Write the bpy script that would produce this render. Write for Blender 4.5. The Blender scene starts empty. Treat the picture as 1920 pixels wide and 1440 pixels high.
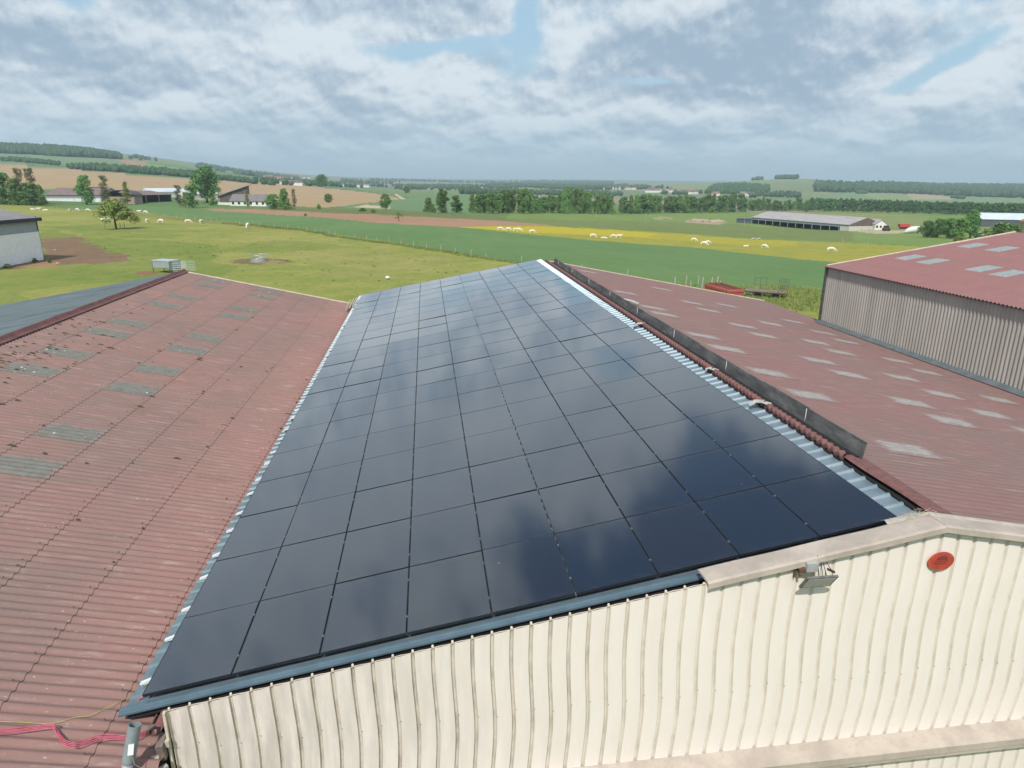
import bpy, bmesh, math, random
import numpy as np
from mathutils import Vector, Matrix
PI = math.pi
random.seed(7); rng = np.random.default_rng(7)
scene = bpy.context.scene
col = scene.collection
# ---------------------------------------------------------------- camera
CAMP = (1264.634, -.29200, -.00520, -.12501)
CAM = np.array([3.8238, -7.6981, 6.3678])
SL = .18664                      # slope of the array roof
def _rot(rx, ry, rz):
    cx, sx = math.cos(rx), math.sin(rx); cy, sy = math.cos(ry), math.sin(ry); cz, sz = math.cos(rz), math.sin(rz)
    return np.array([[cz, -sz, 0], [sz, cz, 0], [0, 0, 1]]) @ np.array([[1, 0, 0], [0, cx, -sx], [0, sx, cx]]) @ np.array([[cy, 0, sy], [0, 1, 0], [-sy, 0, cy]])
FPX = CAMP[0]; R = _rot(*CAMP[1:])
cam = bpy.data.cameras.new('camera'); camo = bpy.data.objects.new('camera', cam); col.objects.link(camo)
m = Matrix.Identity(4)
for i in range(3):
    m[i][0] = R[i, 0]; m[i][1] = R[i, 2]; m[i][2] = -R[i, 1]; m[i][3] = CAM[i]
camo.matrix_world = m
cam.sensor_width = 36; cam.lens = FPX / 1920 * 36; cam.clip_start = .1; cam.clip_end = 60000
scene.camera = camo
# ---------------------------------------------------------------- exposure, sun, sky
scene.view_settings.view_transform = 'Standard'; scene.view_settings.look = 'None'
scene.view_settings.exposure = 0.0; scene.view_settings.gamma = 1
SUN_EL = math.radians(50); SUN_DIR = Vector((-.42, -1, 0)).normalized() * math.cos(SUN_EL) + Vector((0, 0, math.sin(SUN_EL)))
sl = bpy.data.lights.new('sun', 'SUN'); sl.energy = 3.9; sl.angle = math.radians(.6); sl.color = (1, .955, .88)
so = bpy.data.objects.new('sun', sl); col.objects.link(so); so.rotation_euler = SUN_DIR.to_track_quat('Z', 'Y').to_euler(); so.location = (0, -20, 60)
w = bpy.data.worlds.new("World"); scene.world = w; w.use_nodes = True
try: scene.cycles.volume_bounces = 0
except Exception: pass

class NT:
    """small helper to write node trees as expressions"""
    def __init__(s, tree): s.t = tree; s.n = tree.nodes; s.l = tree.links
    def new(s, typ, **kw):
        n = s.n.new(typ)
        for k, v in kw.items(): setattr(n, k, v)
        return n
    def put(s, sock, v):
        if isinstance(v, bpy.types.NodeSocket): s.l.new(v, sock)
        elif v is not None: sock.default_value = v
    def math(s, op, a, b=None, c=None, clamp=False):
        n = s.new('ShaderNodeMath', operation=op, use_clamp=clamp)
        s.put(n.inputs[0], a)
        if b is not None: s.put(n.inputs[1], b)
        if c is not None: s.put(n.inputs[2], c)
        return n.outputs[0]
    def noise(s, vec, scale, detail=4, rough=.55, dist=0.0, out=0):
        n = s.new('ShaderNodeTexNoise'); s.put(n.inputs['Vector'], vec)
        n.inputs['Scale'].default_value = scale; n.inputs['Detail'].default_value = detail
        n.inputs['Roughness'].default_value = rough; n.inputs['Distortion'].default_value = dist
        return n.outputs[out]
    def ramp(s, v, a, b):
        n = s.new('ShaderNodeMapRange', interpolation_type='SMOOTHSTEP'); s.put(n.inputs[0], v)
        n.inputs[1].default_value = a; n.inputs[2].default_value = b
        return n.outputs[0]
    def mix(s, f, a, b, blend='MIX'):
        n = s.new('ShaderNodeMix', data_type='RGBA', blend_type=blend); s.put(n.inputs[0], f)
        for sk, v in ((n.inputs[6], a), (n.inputs[7], b)):
            s.put(sk, (tuple(v) + (1,))[:4] if isinstance(v, (tuple, list)) else v)
        return n.outputs[2]
    def scalev(s, vec, sc):
        n = s.new('ShaderNodeMapping'); s.put(n.inputs[0], vec); n.inputs['Scale'].default_value = sc
        return n.outputs[0]

def px_dir(x, y):
    v = R @ np.array([(x - 960) / FPX, 1, (720 - y) / FPX]); return v / np.linalg.norm(v)

def build_world():
    t = NT(w.node_tree); bg = w.node_tree.nodes['Background']
    sky = t.new('ShaderNodeTexSky', sky_type='NISHITA', sun_disc=False)
    sky.sun_elevation = SUN_EL; sky.sun_rotation = math.atan2(SUN_DIR.x, SUN_DIR.y)
    sky.air_density = 1.3; sky.dust_density = 1.5
    tc = t.new('ShaderNodeTexCoord'); sep = t.new('ShaderNodeSeparateXYZ'); t.put(sep.inputs[0], tc.outputs['Generated'])
    X, Y, Z = sep.outputs
    zc = t.math('MAXIMUM', Z, 0.0)
    az = t.math('ARCTAN2', X, Y); el = t.math('ARCSINE', Z)
    lv = t.math('MULTIPLY', t.math('LOGARITHM', t.math('ADD', t.math('MAXIMUM', el, 0.0), .13), math.e), .36)
    def vec(dx, dy):
        cb = t.new('ShaderNodeCombineXYZ'); t.put(cb.inputs[0], t.math('ADD', az, dx)); t.put(cb.inputs[1], t.math('ADD', lv, dy)); return cb.outputs[0]
    P = vec(4.3, 7.7); Pu = vec(4.305, 7.722); Pv = vec(4.303, 7.710)
    def blob(px, py, wx, wy, tilt=0):
        if py > -900: d = px_dir(px, py); a0 = math.atan2(d[0], d[1]); e0 = math.asin(d[2])
        else: a0 = math.radians(px); e0 = math.radians(-py - 1000)  # az/el entries: unseen sky patches added to shape the panel reflections
        a = t.math('SUBTRACT', az, a0); e = t.math('SUBTRACT', el, e0)
        if tilt: e = t.math('SUBTRACT', e, t.math('MULTIPLY', a, tilt))
        a = t.math('MULTIPLY', a, FPX / wx); e = t.math('MULTIPLY', e, FPX / wy)
        q = t.math('ADD', t.math('MULTIPLY', a, a), t.math('MULTIPLY', e, e))
        return t.math('EXPONENT', t.math('MULTIPLY', q, -1))
    def total(lst):
        s = None
        for (px, py, wx, wy, tl, k) in lst:
            b = t.math('MULTIPLY', blob(px, py, wx, wy, tl), k)
            s = b if s is None else t.math('ADD', s, b)
        return s
    gaps = total([(600, 50, 150, 32, -.2, .22), (820, 88, 150, 16, .1, .24), (985, 30, 26, 60, 0, .22), (140, 5, 40, 22, 0, .25),
                  (1215, 152, 70, 10, 0, .30), (1760, 125, 80, 16, .5, .28), (520, 90, 60, 12, 0, .2),
                  (16, -1040, 560, 250, 0, .62), (11, -1020.0, 90, 40, .3, .24), (-60, -1050, 200, 200, 0, .3)])
    dark = total([(1330, 118, 250, 66, 0, .62), (1560, 60, 200, 80, 0, .34), (1190, 120, 140, 34, 0, .30), (50, 75, 110, 34, 0, .42), (860, 0, 150, 30, 0, .40),
                  (420, 15, 130, 26, 0, .30), (430, 235, 260, 26, 0, .26), (1810, 245, 150, 26, 0, .30), (250, 110, 110, 36, 0, .2),
                  (700, 170, 140, 14, 0, .14), (1600, 210, 120, 16, 0, .2), (-22, -1024, 240, 90, 0, .16)])
    white = total([(790, 130, 90, 30, -.3, .40), (590, 108, 100, 22, 0, .36), (380, 60, 80, 34, 0, .25), (1210, 20, 110, 20, 0, .42), (1070, 95, 26, 36, 1.2, .40),
                   (1800, 110, 110, 34, 0, .26), (1190, 180, 100, 26, 0, .30), (1330, 205, 220, 18, 0, .26), (330, 200, 60, 14, 0, .24), (20, 160, 80, 26, 0, .25),
                   (770, 215, 60, 12, 0, .24), (1550, 285, 26, 12, .8, .3), (1740, 190, 120, 26, 0, .2), (960, 215, 90, 22, 0, .24), (640, 185, 130, 26, 0, .2), (-2, -1021, 110, 60, 0, .25)])
    a1 = t.noise(P, 4.2, 9, .56, 0); a2 = t.noise(Pu, 4.2, 9, .56, 0)
    b1 = t.noise(P, 15.0, 6, .60, 0); b2 = t.noise(Pv, 15.0, 6, .60, 0)
    def puff(v, sc):
        wn = t.new('ShaderNodeTexNoise'); t.put(wn.inputs['Vector'], v); wn.inputs['Scale'].default_value = sc * 1.3; wn.inputs['Detail'].default_value = 4
        m_ = t.new('ShaderNodeVectorMath', operation='MULTIPLY_ADD'); t.put(m_.inputs[0], wn.outputs['Color']); m_.inputs[1].default_value = (1.1 / sc, 1.1 / sc, 0); t.put(m_.inputs[2], v)
        vo = t.new('ShaderNodeTexVoronoi', feature='SMOOTH_F1', voronoi_dimensions='2D'); t.put(vo.inputs['Vector'], m_.outputs[0]); vo.inputs['Scale'].default_value = sc; vo.inputs['Smoothness'].default_value = .35
        return vo.outputs['Distance']
    pf = t.math('ADD', t.math('SUBTRACT', puff(Pu, 7.0), puff(P, 7.0)), t.math('MULTIPLY', t.math('SUBTRACT', puff(Pv, 15.0), puff(P, 15.0)), .9))
    c1 = t.noise(P, 2.2, 3, .5, .1)
    nc = t.math('ADD', t.math('MULTIPLY', a1, .62), t.math('ADD', t.math('MULTIPLY', b1, .22), t.math('MULTIPLY', c1, .16)))
    hi = t.math('MULTIPLY', t.ramp(el, .35, .75), .07)
    ncg = t.math('ADD', .5, t.math('MULTIPLY', t.math('SUBTRACT', nc, .5), 1.75))
    cv = t.math('SUBTRACT', t.math('SUBTRACT', t.math('ADD', ncg, .16), t.math('MULTIPLY', gaps, 1.0)), hi)
    cov = t.ramp(cv, .37, .55)
    # billows lit on their upper edges, shaded beneath
    relief = t.math('ADD', t.math('MULTIPLY', pf, 1.15), t.math('ADD', t.math('MULTIPLY', t.math('SUBTRACT', a1, a2), 2.6), t.math('MULTIPLY', t.math('SUBTRACT', b1, b2), 2.0)))
    relief = t.math('MULTIPLY', relief, t.math('SUBTRACT', 1, t.math('MULTIPLY', t.ramp(el, .24, .36), .75)))
    thick = t.math('MULTIPLY', t.math('SUBTRACT', .58, cv), .7)
    dk = t.ramp(t.math('ADD', dark, t.math('MULTIPLY', t.math('SUBTRACT', nc, .5), 1.7)), .10, .46)
    fine = t.math('MULTIPLY', t.math('MULTIPLY', t.math('SUBTRACT', b1, .5), .6), t.math('SUBTRACT', 1, t.math('MULTIPLY', t.ramp(el, .24, .36), .8)))
    sh = t.math('ADD', t.math('ADD', t.math('ADD', .60, relief), t.math('ADD', thick, fine)), t.math('SUBTRACT', t.math('MULTIPLY', white, 1.0), t.math('MULTIPLY', dk, .42)))
    sh = t.ramp(sh, -.05, 1.1)
    cloud = t.mix(sh, (3.5, 4.7, 6.0), (7.7, 8.5, 9.1))
    blue = t.mix(t.ramp(el, .28, .60), t.mix(.75, sky.outputs[0], (4.3, 6.7, 8.6)), t.mix(.8, sky.outputs[0], (.75, 1.5, 2.9)))
    c = t.mix(cov, blue, cloud)
    hz = t.math('SUBTRACT', 1, t.ramp(el, -.01, .115))
    c = t.mix(t.math('MULTIPLY', hz, .72), c, (4.5, 6.6, 7.8))
    t.put(bg.inputs['Color'], c); bg.inputs['Strength'].default_value = .1
build_world()

# ---------------------------------------------------------------- helpers
def tag(o, label=None, cat=None, group=None, kind=None):
    if label: o['label'] = label
    if cat: o['category'] = cat
    if group: o['group'] = group
    if kind: o['kind'] = kind
    return o
def empty(name, loc=(0, 0, 0), rz=0, label=None, cat=None, group=None):
    o = bpy.data.objects.new(name, None); col.objects.link(o); o.location = loc; o.rotation_euler = (0, 0, rz); o.empty_display_size = .3
    return tag(o, label, cat, group)
def link(name, me, parent=None, mat=None, smooth=False):
    o = bpy.data.objects.new(name, me); col.objects.link(o)
    if parent is not None: o.parent = parent
    if mat is not None and not me.materials: me.materials.append(mat)
    if smooth: me.polygons.foreach_set('use_smooth', [True] * len(me.polygons))
    return o
class MB:
    def __init__(s): s.v = []; s.f = []
    def quad(s, a, b, c, d):
        n = len(s.v); s.v += [tuple(a), tuple(b), tuple(c), tuple(d)]; s.f.append((n, n + 1, n + 2, n + 3)); return s
    def poly(s, pts):
        n = len(s.v); s.v += [tuple(p) for p in pts]; s.f.append(tuple(range(n, n + len(pts)))); return s
    def box(s, c, d, M=None):
        n = len(s.v); hx, hy, hz = d[0] / 2, d[1] / 2, d[2] / 2
        for x, y, z in ((-1, -1, -1), (1, -1, -1), (1, 1, -1), (-1, 1, -1), (-1, -1, 1), (1, -1, 1), (1, 1, 1), (-1, 1, 1)):
            p = Vector((x * hx, y * hy, z * hz))
            if M is not None: p = M @ p
            s.v.append((p.x + c[0], p.y + c[1], p.z + c[2]))
        for q in ((0, 3, 2, 1), (4, 5, 6, 7), (0, 1, 5, 4), (1, 2, 6, 5), (2, 3, 7, 6), (3, 0, 4, 7)): s.f.append(tuple(n + i for i in q))
        return s
    def prism(s, prof, y0, y1, axis='y'):
        """profile (a,b) extruded; axis y: (x,z) profile; axis x: (y,z) profile; axis z: (x,y)"""
        n = len(s.v); k = len(prof)
        for e in (y0, y1):
            for a, b in prof:
                s.v.append((a, e, b) if axis == 'y' else ((e, a, b) if axis == 'x' else (a, b, e)))
        for i in range(k):
            j = (i + 1) % k; s.f.append((n + i, n + j, n + k + j, n + k + i))
        s.f.append(tuple(n + i for i in reversed(range(k)))); s.f.append(tuple(n + k + i for i in range(k)))
        return s
    def strip(s, rows):
        """rows of equal-length point lists -> grid"""
        n = len(s.v); k = len(rows[0])
        for r in rows: s.v += [tuple(p) for p in r]
        for i in range(len(rows) - 1):
            for j in range(k - 1):
                a = n + i * k + j; s.f.append((a, a + 1, a + k + 1, a + k))
        return s
    def tube(s, pts, r, seg=8, caps=True):
        pts = [Vector(p) for p in pts]; n = len(s.v); rr = r if isinstance(r, (list, tuple)) else [r] * len(pts)
        for i, p in enumerate(pts):
            d = (pts[min(i + 1, len(pts) - 1)] - pts[max(i - 1, 0)]).normalized()
            up = Vector((0, 0, 1)) if abs(d.z) < .9 else Vector((1, 0, 0))
            a = d.cross(up).normalized(); b = d.cross(a)
            for k in range(seg):
                q = p + (a * math.cos(2 * PI * k / seg) + b * math.sin(2 * PI * k / seg)) * rr[i]; s.v.append(tuple(q))
        for i in range(len(pts) - 1):
            for k in range(seg):
                k2 = (k + 1) % seg; s.f.append((n + i * seg + k, n + i * seg + k2, n + (i + 1) * seg + k2, n + (i + 1) * seg + k))
        if caps:
            s.f.append(tuple(n + k for k in reversed(range(seg)))); s.f.append(tuple(n + (len(pts) - 1) * seg + k for k in range(seg)))
        return s
    def mesh(s, name):
        me = bpy.data.meshes.new(name); me.from_pydata(s.v, [], s.f); me.update(); return me
    def build(s, name, mat, parent=None, smooth=False):
        return link(name, s.mesh(name), parent, mat, smooth)
def fix_normals(o):
    bm = bmesh.new(); bm.from_mesh(o.data); bmesh.ops.remove_doubles(bm, verts=bm.verts, dist=1e-5); bmesh.ops.recalc_face_normals(bm, faces=bm.faces); bm.to_mesh(o.data); bm.free()
    return o

def new_mat(name):
    m = bpy.data.materials.new(name); m.use_nodes = True
    return m, NT(m.node_tree), m.node_tree.nodes['Principled BSDF']
def coords(t, kind='Object'):
    if kind == 'World': return t.new('ShaderNodeNewGeometry').outputs['Position']
    return t.new('ShaderNodeTexCoord').outputs[kind]
def bump(t, b, h, strength, dist):
    n = t.new('ShaderNodeBump'); n.inputs['Strength'].default_value = strength; n.inputs['Distance'].default_value = dist
    t.put(n.inputs['Height'], h); t.put(b.inputs['Normal'], n.outputs[0])
def simple(name, c, c2=None, scale=3, rough=.7, metal=0, lo=.35, hi=.65, stretch=None, bumps=0, spec=None, dirt=None, dirt_scale=.6, dirt_amt=.6, coord='Object'):
    m, t, b = new_mat(name)
    v = coords(t, coord); vv = t.scalev(v, stretch) if stretch else v
    if c2 is None: c2 = tuple(x * .75 for x in c)
    n = t.noise(vv, scale, 6, .62)
    base = t.mix(t.ramp(n, lo, hi), c, c2)
    if dirt is not None:
        d = t.ramp(t.noise(vv, dirt_scale, 6, .65), .48, .72)
        base = t.mix(t.math('MULTIPLY', d, dirt_amt), base, dirt)
    t.put(b.inputs['Base Color'], base); b.inputs['Roughness'].default_value = rough; b.inputs['Metallic'].default_value = metal
    if spec is not None: b.inputs['Specular IOR Level'].default_value = spec
    if bumps: bump(t, b, n, bumps, .02)
    return m

# red painted fibre cement: worn, streaked down the slope, lichen and moss
def fibre_red(name, red, worn, lichen_amt=.5, pale=(.33, .23, .20), seed=0, moss=.5, band=None):
    m, t, b = new_mat(name)
    P = coords(t, 'World')
    if seed:
        mp = t.new('ShaderNodeMapping'); t.put(mp.inputs[0], P); mp.inputs['Location'].default_value = (seed, seed * 2.1, 0); P = mp.outputs[0]
    big = t.noise(P, .33, 5, .6)
    st = t.noise(t.scalev(P, (.55, 4.5, .5)), 1.0, 7, .68)
    st2 = t.noise(t.scalev(P, (1.6, 15, 1)), 1.0, 5, .6)
    fine = t.noise(P, 26, 5, .7)
    c = t.mix(t.ramp(t.math('ADD', t.math('MULTIPLY', big, .55), t.math('MULTIPLY', st, .45)), .40, .60), red, worn)
    c = t.mix(t.math('MULTIPLY', t.ramp(st2, .50, .72), .55), c, pale)
    c = t.mix(t.math('MULTIPLY', t.ramp(fine, .45, .8), .35), c, tuple(x * .55 for x in worn))
    # pale lichen spots
    vo = t.new('ShaderNodeTexVoronoi'); t.put(vo.inputs['Vector'], t.scalev(P, (1.0, 2.2, 1))); vo.inputs['Scale'].default_value = 5.5; vo.inputs['Randomness'].default_value = 1
    wob = t.noise(P, 22, 4, .7)
    sp = t.math('SUBTRACT', 1, t.ramp(t.math('ADD', vo.outputs['Distance'], t.math('MULTIPLY', t.math('SUBTRACT', wob, .5), .35)), .03, .14))
    msk = t.ramp(t.noise(t.scalev(P, (.8, 1.6, 1)), .9, 4, .6), .50, .62)
    if band:
        sx = t.new('ShaderNodeSeparateXYZ'); t.put(sx.inputs[0], P); bm_ = t.math('MULTIPLY', t.ramp(sx.outputs[0], band[0], band[1]), t.ramp(t.noise(t.scalev(P, (1.1, 6, 1)), 1.3, 6, .7), .54, .70))
        c = t.mix(t.math('MULTIPLY', bm_, .6), c, (.44, .36, .32)); msk = t.math('MAXIMUM', msk, t.math('MULTIPLY', t.ramp(sx.outputs[0], band[0], band[1]), .7))
        c = t.mix(t.math('MULTIPLY', t.ramp(sx.outputs[0], -2.6, -.3), .35), c, (.34, .175, .15))
    c = t.mix(t.math('MULTIPLY', t.math('MULTIPLY', sp, msk), lichen_amt), c, (.52, .45, .40))
    # brown moss stains
    mo = t.math('MULTIPLY', t.ramp(t.noise(t.scalev(P, (.5, 1.2, 1)), .8, 6, .7), .56, .72), moss)
    c = t.mix(mo, c, (.13, .10, .06))
    t.put(b.inputs['Base Color'], c); b.inputs['Roughness'].default_value = .78; b.inputs['Specular IOR Level'].default_value = .35
    bump(t, b, t.math('ADD', fine, t.math('MULTIPLY', st2, .5)), .35, .006)
    return m

M = {}
M['roof_left'] = fibre_red('weathered_red_roof', (.262, .150, .133), (.215, .145, .128), .75, (.34, .235, .205), band=(-2.2, -.6), moss=.40)
M['roof_right'] = fibre_red('worn_red_roof', (.240, .130, .120), (.208, .138, .126), .3, seed=31, moss=.12)
M['roof_new'] = fibre_red('red_painted_roof', (.262, .125, .122), (.24, .128, .125), .0, (.32, .16, .15), seed=60, moss=.05)
M['red_edge'] = simple('red_sheet_edge', (.21, .09, .082), (.14, .065, .06), 9, .75, bumps=.3)
M['ridge_cap'] = simple('dark_red_ridge', (.17, .065, .06), (.10, .045, .045), 3, .75, bumps=.3)
M['grey_fibre'] = simple('grey_fibre_cement', (.41, .385, .35), (.35, .325, .295), 1.6, .85, stretch=(1, 1, .16), dirt=(.24, .215, .205), dirt_scale=.9, dirt_amt=.45, coord='World', bumps=.2)
M['zinc'] = simple('zinc_flashing', (.17, .20, .215), (.12, .145, .155), 3, .55, .3)
M['post_dark'] = simple('dark_steel_post', (.10, .105, .10), (.06, .065, .06), 5, .6)
M['cream'] = simple('cream_trim', (.72, .62, .49), (.58, .49, .39), 4, .6, dirt=(.3, .25, .2), dirt_scale=3, dirt_amt=.35)
M['void'] = simple('dark_inside', (.012, .012, .014), (.02, .02, .02), 3, .95)  # near-black colour stands for shade in gaps and interiors; also windows, tractor cab
M['bitumen'] = simple('weathered_bitumen_board', (.062, .064, .066), (.12, .12, .118), 2.2, .8, stretch=(1, .8, 3), dirt=(.26, .26, .25), dirt_scale=1.4, dirt_amt=.55, coord='World', bumps=.3)
M['white_paint'] = simple('white_paint', (.78, .78, .76), (.66, .66, .64), 4, .6)
M['black_plastic'] = simple('black_frame', (.011, .013, .017), (.017, .019, .024), 8, .35)
M['alu'] = simple('aluminium', (.72, .74, .76), (.6, .62, .64), 12, .35, .9)
M['pvc'] = simple('grey_pvc', (.24, .28, .29), (.20, .235, .245), 6, .4, dirt=(.14, .15, .15), dirt_scale=5, dirt_amt=.4)
M['pvc2'] = simple('pale_grey_pvc', (.33, .37, .37), (.27, .30, .30), 6, .45, dirt=(.2, .2, .19), dirt_scale=6, dirt_amt=.5)
M['conduit'] = simple('pink_conduit', (.60, .115, .185), (.46, .085, .14), 12, .42)
M['wire'] = simple('yellow_green_wire', (.52, .50, .06), (.30, .42, .08), 30, .5)
M['wood_grey'] = simple('weathered_wood', (.25, .20, .17), (.15, .12, .105), 7, .85, stretch=(1, .3, 1), bumps=.5)
M['rust'] = simple('rusty_iron', (.14, .075, .05), (.07, .05, .04), 9, .85)
M['galva'] = simple('galvanised_sheet', (.52, .57, .60), (.42, .47, .51), 4, .45, .5)
M['post_wood'] = simple('pale_fence_post', (.52, .48, .38), (.36, .33, .26), 8, .85)
M['concrete'] = simple('pale_concrete', (.50, .45, .38), (.38, .34, .29), 3, .9, bumps=.2)

def steel_mat():
    m, t, b = new_mat('galvanised_roof_steel')
    P = coords(t, 'World')
    n = t.noise(t.scalev(P, (1, 1, 1)), 2.2, 6, .6); n2 = t.noise(P, 30, 4, .6)
    t.put(b.inputs['Base Color'], t.mix(t.ramp(n, .35, .7), (.36, .44, .49), (.28, .355, .40)))
    b.inputs['Metallic'].default_value = .65
    t.put(b.inputs['Roughness'], t.math('ADD', .36, t.math('MULTIPLY', n2, .16)))
    return m
M['steel'] = steel_mat()

def back_slope_mat():
    m, t, b = new_mat('grey_sheet_back_slope')
    P = coords(t, 'World')
    n = t.noise(t.scalev(P, (.25, 2.2, 1)), 1.2, 6, .65); n2 = t.noise(t.scalev(P, (.1, .5, 1)), 1.4, 3, .5)
    c = t.mix(t.ramp(n, .35, .65), (.065, .088, .095), (.155, .19, .20))
    c = t.mix(t.math('MULTIPLY', t.ramp(n2, .5, .56), .7), c, (.11, .15, .135))
    t.put(b.inputs['Base Color'], c); b.inputs['Roughness'].default_value = .36; b.inputs['Metallic'].default_value = .35
    return m
M['back_slope'] = back_slope_mat()

def cladding_mat():
    m, t, b = new_mat('cream_painted_cladding')
    P = coords(t, 'World'); sp = t.new('ShaderNodeSeparateXYZ'); t.put(sp.inputs[0], P)
    n = t.noise(t.scalev(P, (2.2, 2, .5)), 1.3, 6, .6)
    c = t.mix(t.ramp(n, .3, .75), (.87, .785, .725), (.83, .74, .68))
    # greyer, dirtier sheets towards the left-hand eave, streaks run down
    left = t.math('SUBTRACT', 1, t.ramp(sp.outputs[0], .6, 6.5))
    dn = t.ramp(t.noise(t.scalev(P, (5, 1, .7)), 1.2, 6, .65), .25, .7)
    c = t.mix(t.math('MULTIPLY', t.math('MULTIPLY', left, dn), .75), c, (.47, .425, .375))
    sk = t.ramp(t.noise(t.scalev(P, (14, 1, .6)), 1.0, 6, .7), .62, .8)
    c = t.mix(t.math('MULTIPLY', sk, .22), c, (.33, .27, .20))
    spk = t.ramp(t.noise(P, 38, 3, .6), .74, .80)
    c = t.mix(t.math('MULTIPLY', spk, .35), c, (.3, .26, .2))
    t.put(b.inputs['Base Color'], c); b.inputs['Roughness'].default_value = .5
    bump(t, b, t.noise(t.scalev(P, (2, 2, .8)), 2.0, 2, .4), .25, .03)
    return m
M['cladding'] = cladding_mat()
def groove_shade_dirt_mat():  # groove faces: shade put into the colour along with grime
    m, t, b = new_mat('cream_groove_shade_and_grime')
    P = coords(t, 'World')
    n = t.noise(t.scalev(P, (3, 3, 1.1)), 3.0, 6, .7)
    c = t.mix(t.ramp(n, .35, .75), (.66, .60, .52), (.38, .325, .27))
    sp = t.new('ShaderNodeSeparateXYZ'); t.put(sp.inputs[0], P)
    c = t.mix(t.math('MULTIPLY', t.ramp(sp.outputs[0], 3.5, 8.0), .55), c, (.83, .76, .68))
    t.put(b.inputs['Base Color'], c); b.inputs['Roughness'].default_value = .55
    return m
M['rib'] = groove_shade_dirt_mat()

def trim_mat():
    m, t, b = new_mat('beige_capping')
    P = coords(t, 'World')
    n = t.noise(P, 1.7, 7, .65); n2 = t.noise(P, 11, 5, .7)
    c = t.mix(t.ramp(n, .35, .65), (.51, .435, .37), (.385, .325, .275))
    c = t.mix(t.math('MULTIPLY', t.ramp(n2, .52, .75), .4), c, (.30, .25, .20))
    t.put(b.inputs['Base Color'], c); b.inputs['Roughness'].default_value = .62
    bump(t, b, n2, .2, .004)
    return m
M['trim'] = trim_mat()

def glass_mat():
    m, t, b = new_mat('solar_cell_glass')
    P = coords(t, 'Object'); sp = t.new('ShaderNodeSeparateXYZ'); t.put(sp.inputs[0], P)
    def lines(v, pitch, wd):
        f = t.math('FRACT', t.math('DIVIDE', v, pitch)); d = t.math('ABSOLUTE', t.math('SUBTRACT', f, .5))
        return t.math('GREATER_THAN', d, .5 - wd)
    gx = lines(sp.outputs[0], .182, .010); gy = lines(sp.outputs[1], .0875, .018)
    mid = t.math('LESS_THAN', t.math('ABSOLUTE', t.math('SUBTRACT', sp.outputs[1], .80)), .006)
    g = t.math('MAXIMUM', t.math('MAXIMUM', gx, gy), mid)
    info = t.new('ShaderNodeObjectInfo')
    base = t.mix(info.outputs['Random'], (.011, .017, .031), (.017, .020, .028))
    n = t.noise(P, 3, 5, .6)
    base = t.mix(t.math('MULTIPLY', n, .35), base, (.021, .025, .033))
    c = t.mix(t.math('MULTIPLY', g, .5), base, (.030, .040, .060))
    ey = t.math('ABSOLUTE', t.math('SUBTRACT', sp.outputs[1], .80)); dusty = t.math('MULTIPLY', t.ramp(ey, .66, .80), t.ramp(t.noise(P, 6, 5, .65), .4, .7))
    c = t.mix(t.math('MULTIPLY', dusty, .35), c, (.07, .075, .08))
    # droppings and dust specks
    wn = t.new('ShaderNodeVectorMath', operation='ADD'); t.put(wn.inputs[0], P)
    cmb = t.new('ShaderNodeCombineXYZ'); t.put(cmb.inputs[0], t.math('MULTIPLY', info.outputs['Random'], 97)); t.put(cmb.inputs[1], t.math('MULTIPLY', info.outputs['Random'], 57)); t.put(wn.inputs[1], cmb.outputs[0])
    vo = t.new('ShaderNodeTexVoronoi'); t.put(vo.inputs['Vector'], wn.outputs[0]); vo.inputs['Scale'].default_value = 1.4
    dot = t.math('LESS_THAN', t.math('ADD', vo.outputs['Distance'], t.math('MULTIPLY', t.noise(P, 60, 3, .6), .02)), .029)
    c = t.mix(t.math('MULTIPLY', dot, .7), c, (.35, .36, .36))
    t.put(b.inputs['Base Color'], c)
    ns = t.noise(wn.outputs[0], 2.2, 5, .6)
    t.put(b.inputs['Roughness'], t.math('ADD', .05, t.math('MULTIPLY', ns, .07)))
    b.inputs['IOR'].default_value = 1.5; b.inputs['Specular IOR Level'].default_value = .9
    b.inputs['Coat Weight'].default_value = .8; b.inputs['Coat IOR'].default_value = 1.55; b.inputs['Coat Roughness'].default_value = .06
    bump(t, b, t.noise(P, 1.6, 2, .4), .05, .02)
    return m
M['glass'] = glass_mat()

def rim_wear(t, P, c, wd, to):
    ra = t.new('ShaderNodeAttribute', attribute_name='rim'); n_ = t.noise(t.scalev(P, (1.2, 3.5, 1)), 3.0, 5, .7)
    k = t.math('SUBTRACT', 1, t.ramp(t.math('ADD', ra.outputs['Fac'], t.math('MULTIPLY', t.math('SUBTRACT', n_, .5), 1.2)), wd * .3, wd + .18))
    return t.mix(k, c, to)
def skylight_mat():
    m, t, b = new_mat('translucent_grey_sheet')
    P = coords(t, 'World'); n = t.noise(P, 5, 5, .65)
    c = t.mix(t.ramp(n, .35, .7), (.175, .17, .15), (.13, .128, .11))
    vo = t.new('ShaderNodeTexVoronoi'); t.put(vo.inputs['Vector'], P); vo.inputs['Scale'].default_value = 4.5
    wob = t.noise(P, 20, 4, .7)
    d = t.math('ADD', vo.outputs['Distance'], t.math('MULTIPLY', t.math('SUBTRACT', wob, .5), .4))
    s = t.math('SUBTRACT', 1, t.ramp(d, .06, .20))
    k = t.ramp(t.noise(P, 1.7, 3, .6), .45, .6)
    c = t.mix(t.math('MULTIPLY', t.math('MULTIPLY', s, k), .85), c, (.62, .62, .57))
    c = rim_wear(t, P, c, .03, (.22, .155, .138))
    t.put(b.inputs['Base Color'], c); b.inputs['Roughness'].default_value = .6
    return m
M['skylight'] = skylight_mat()
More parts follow.
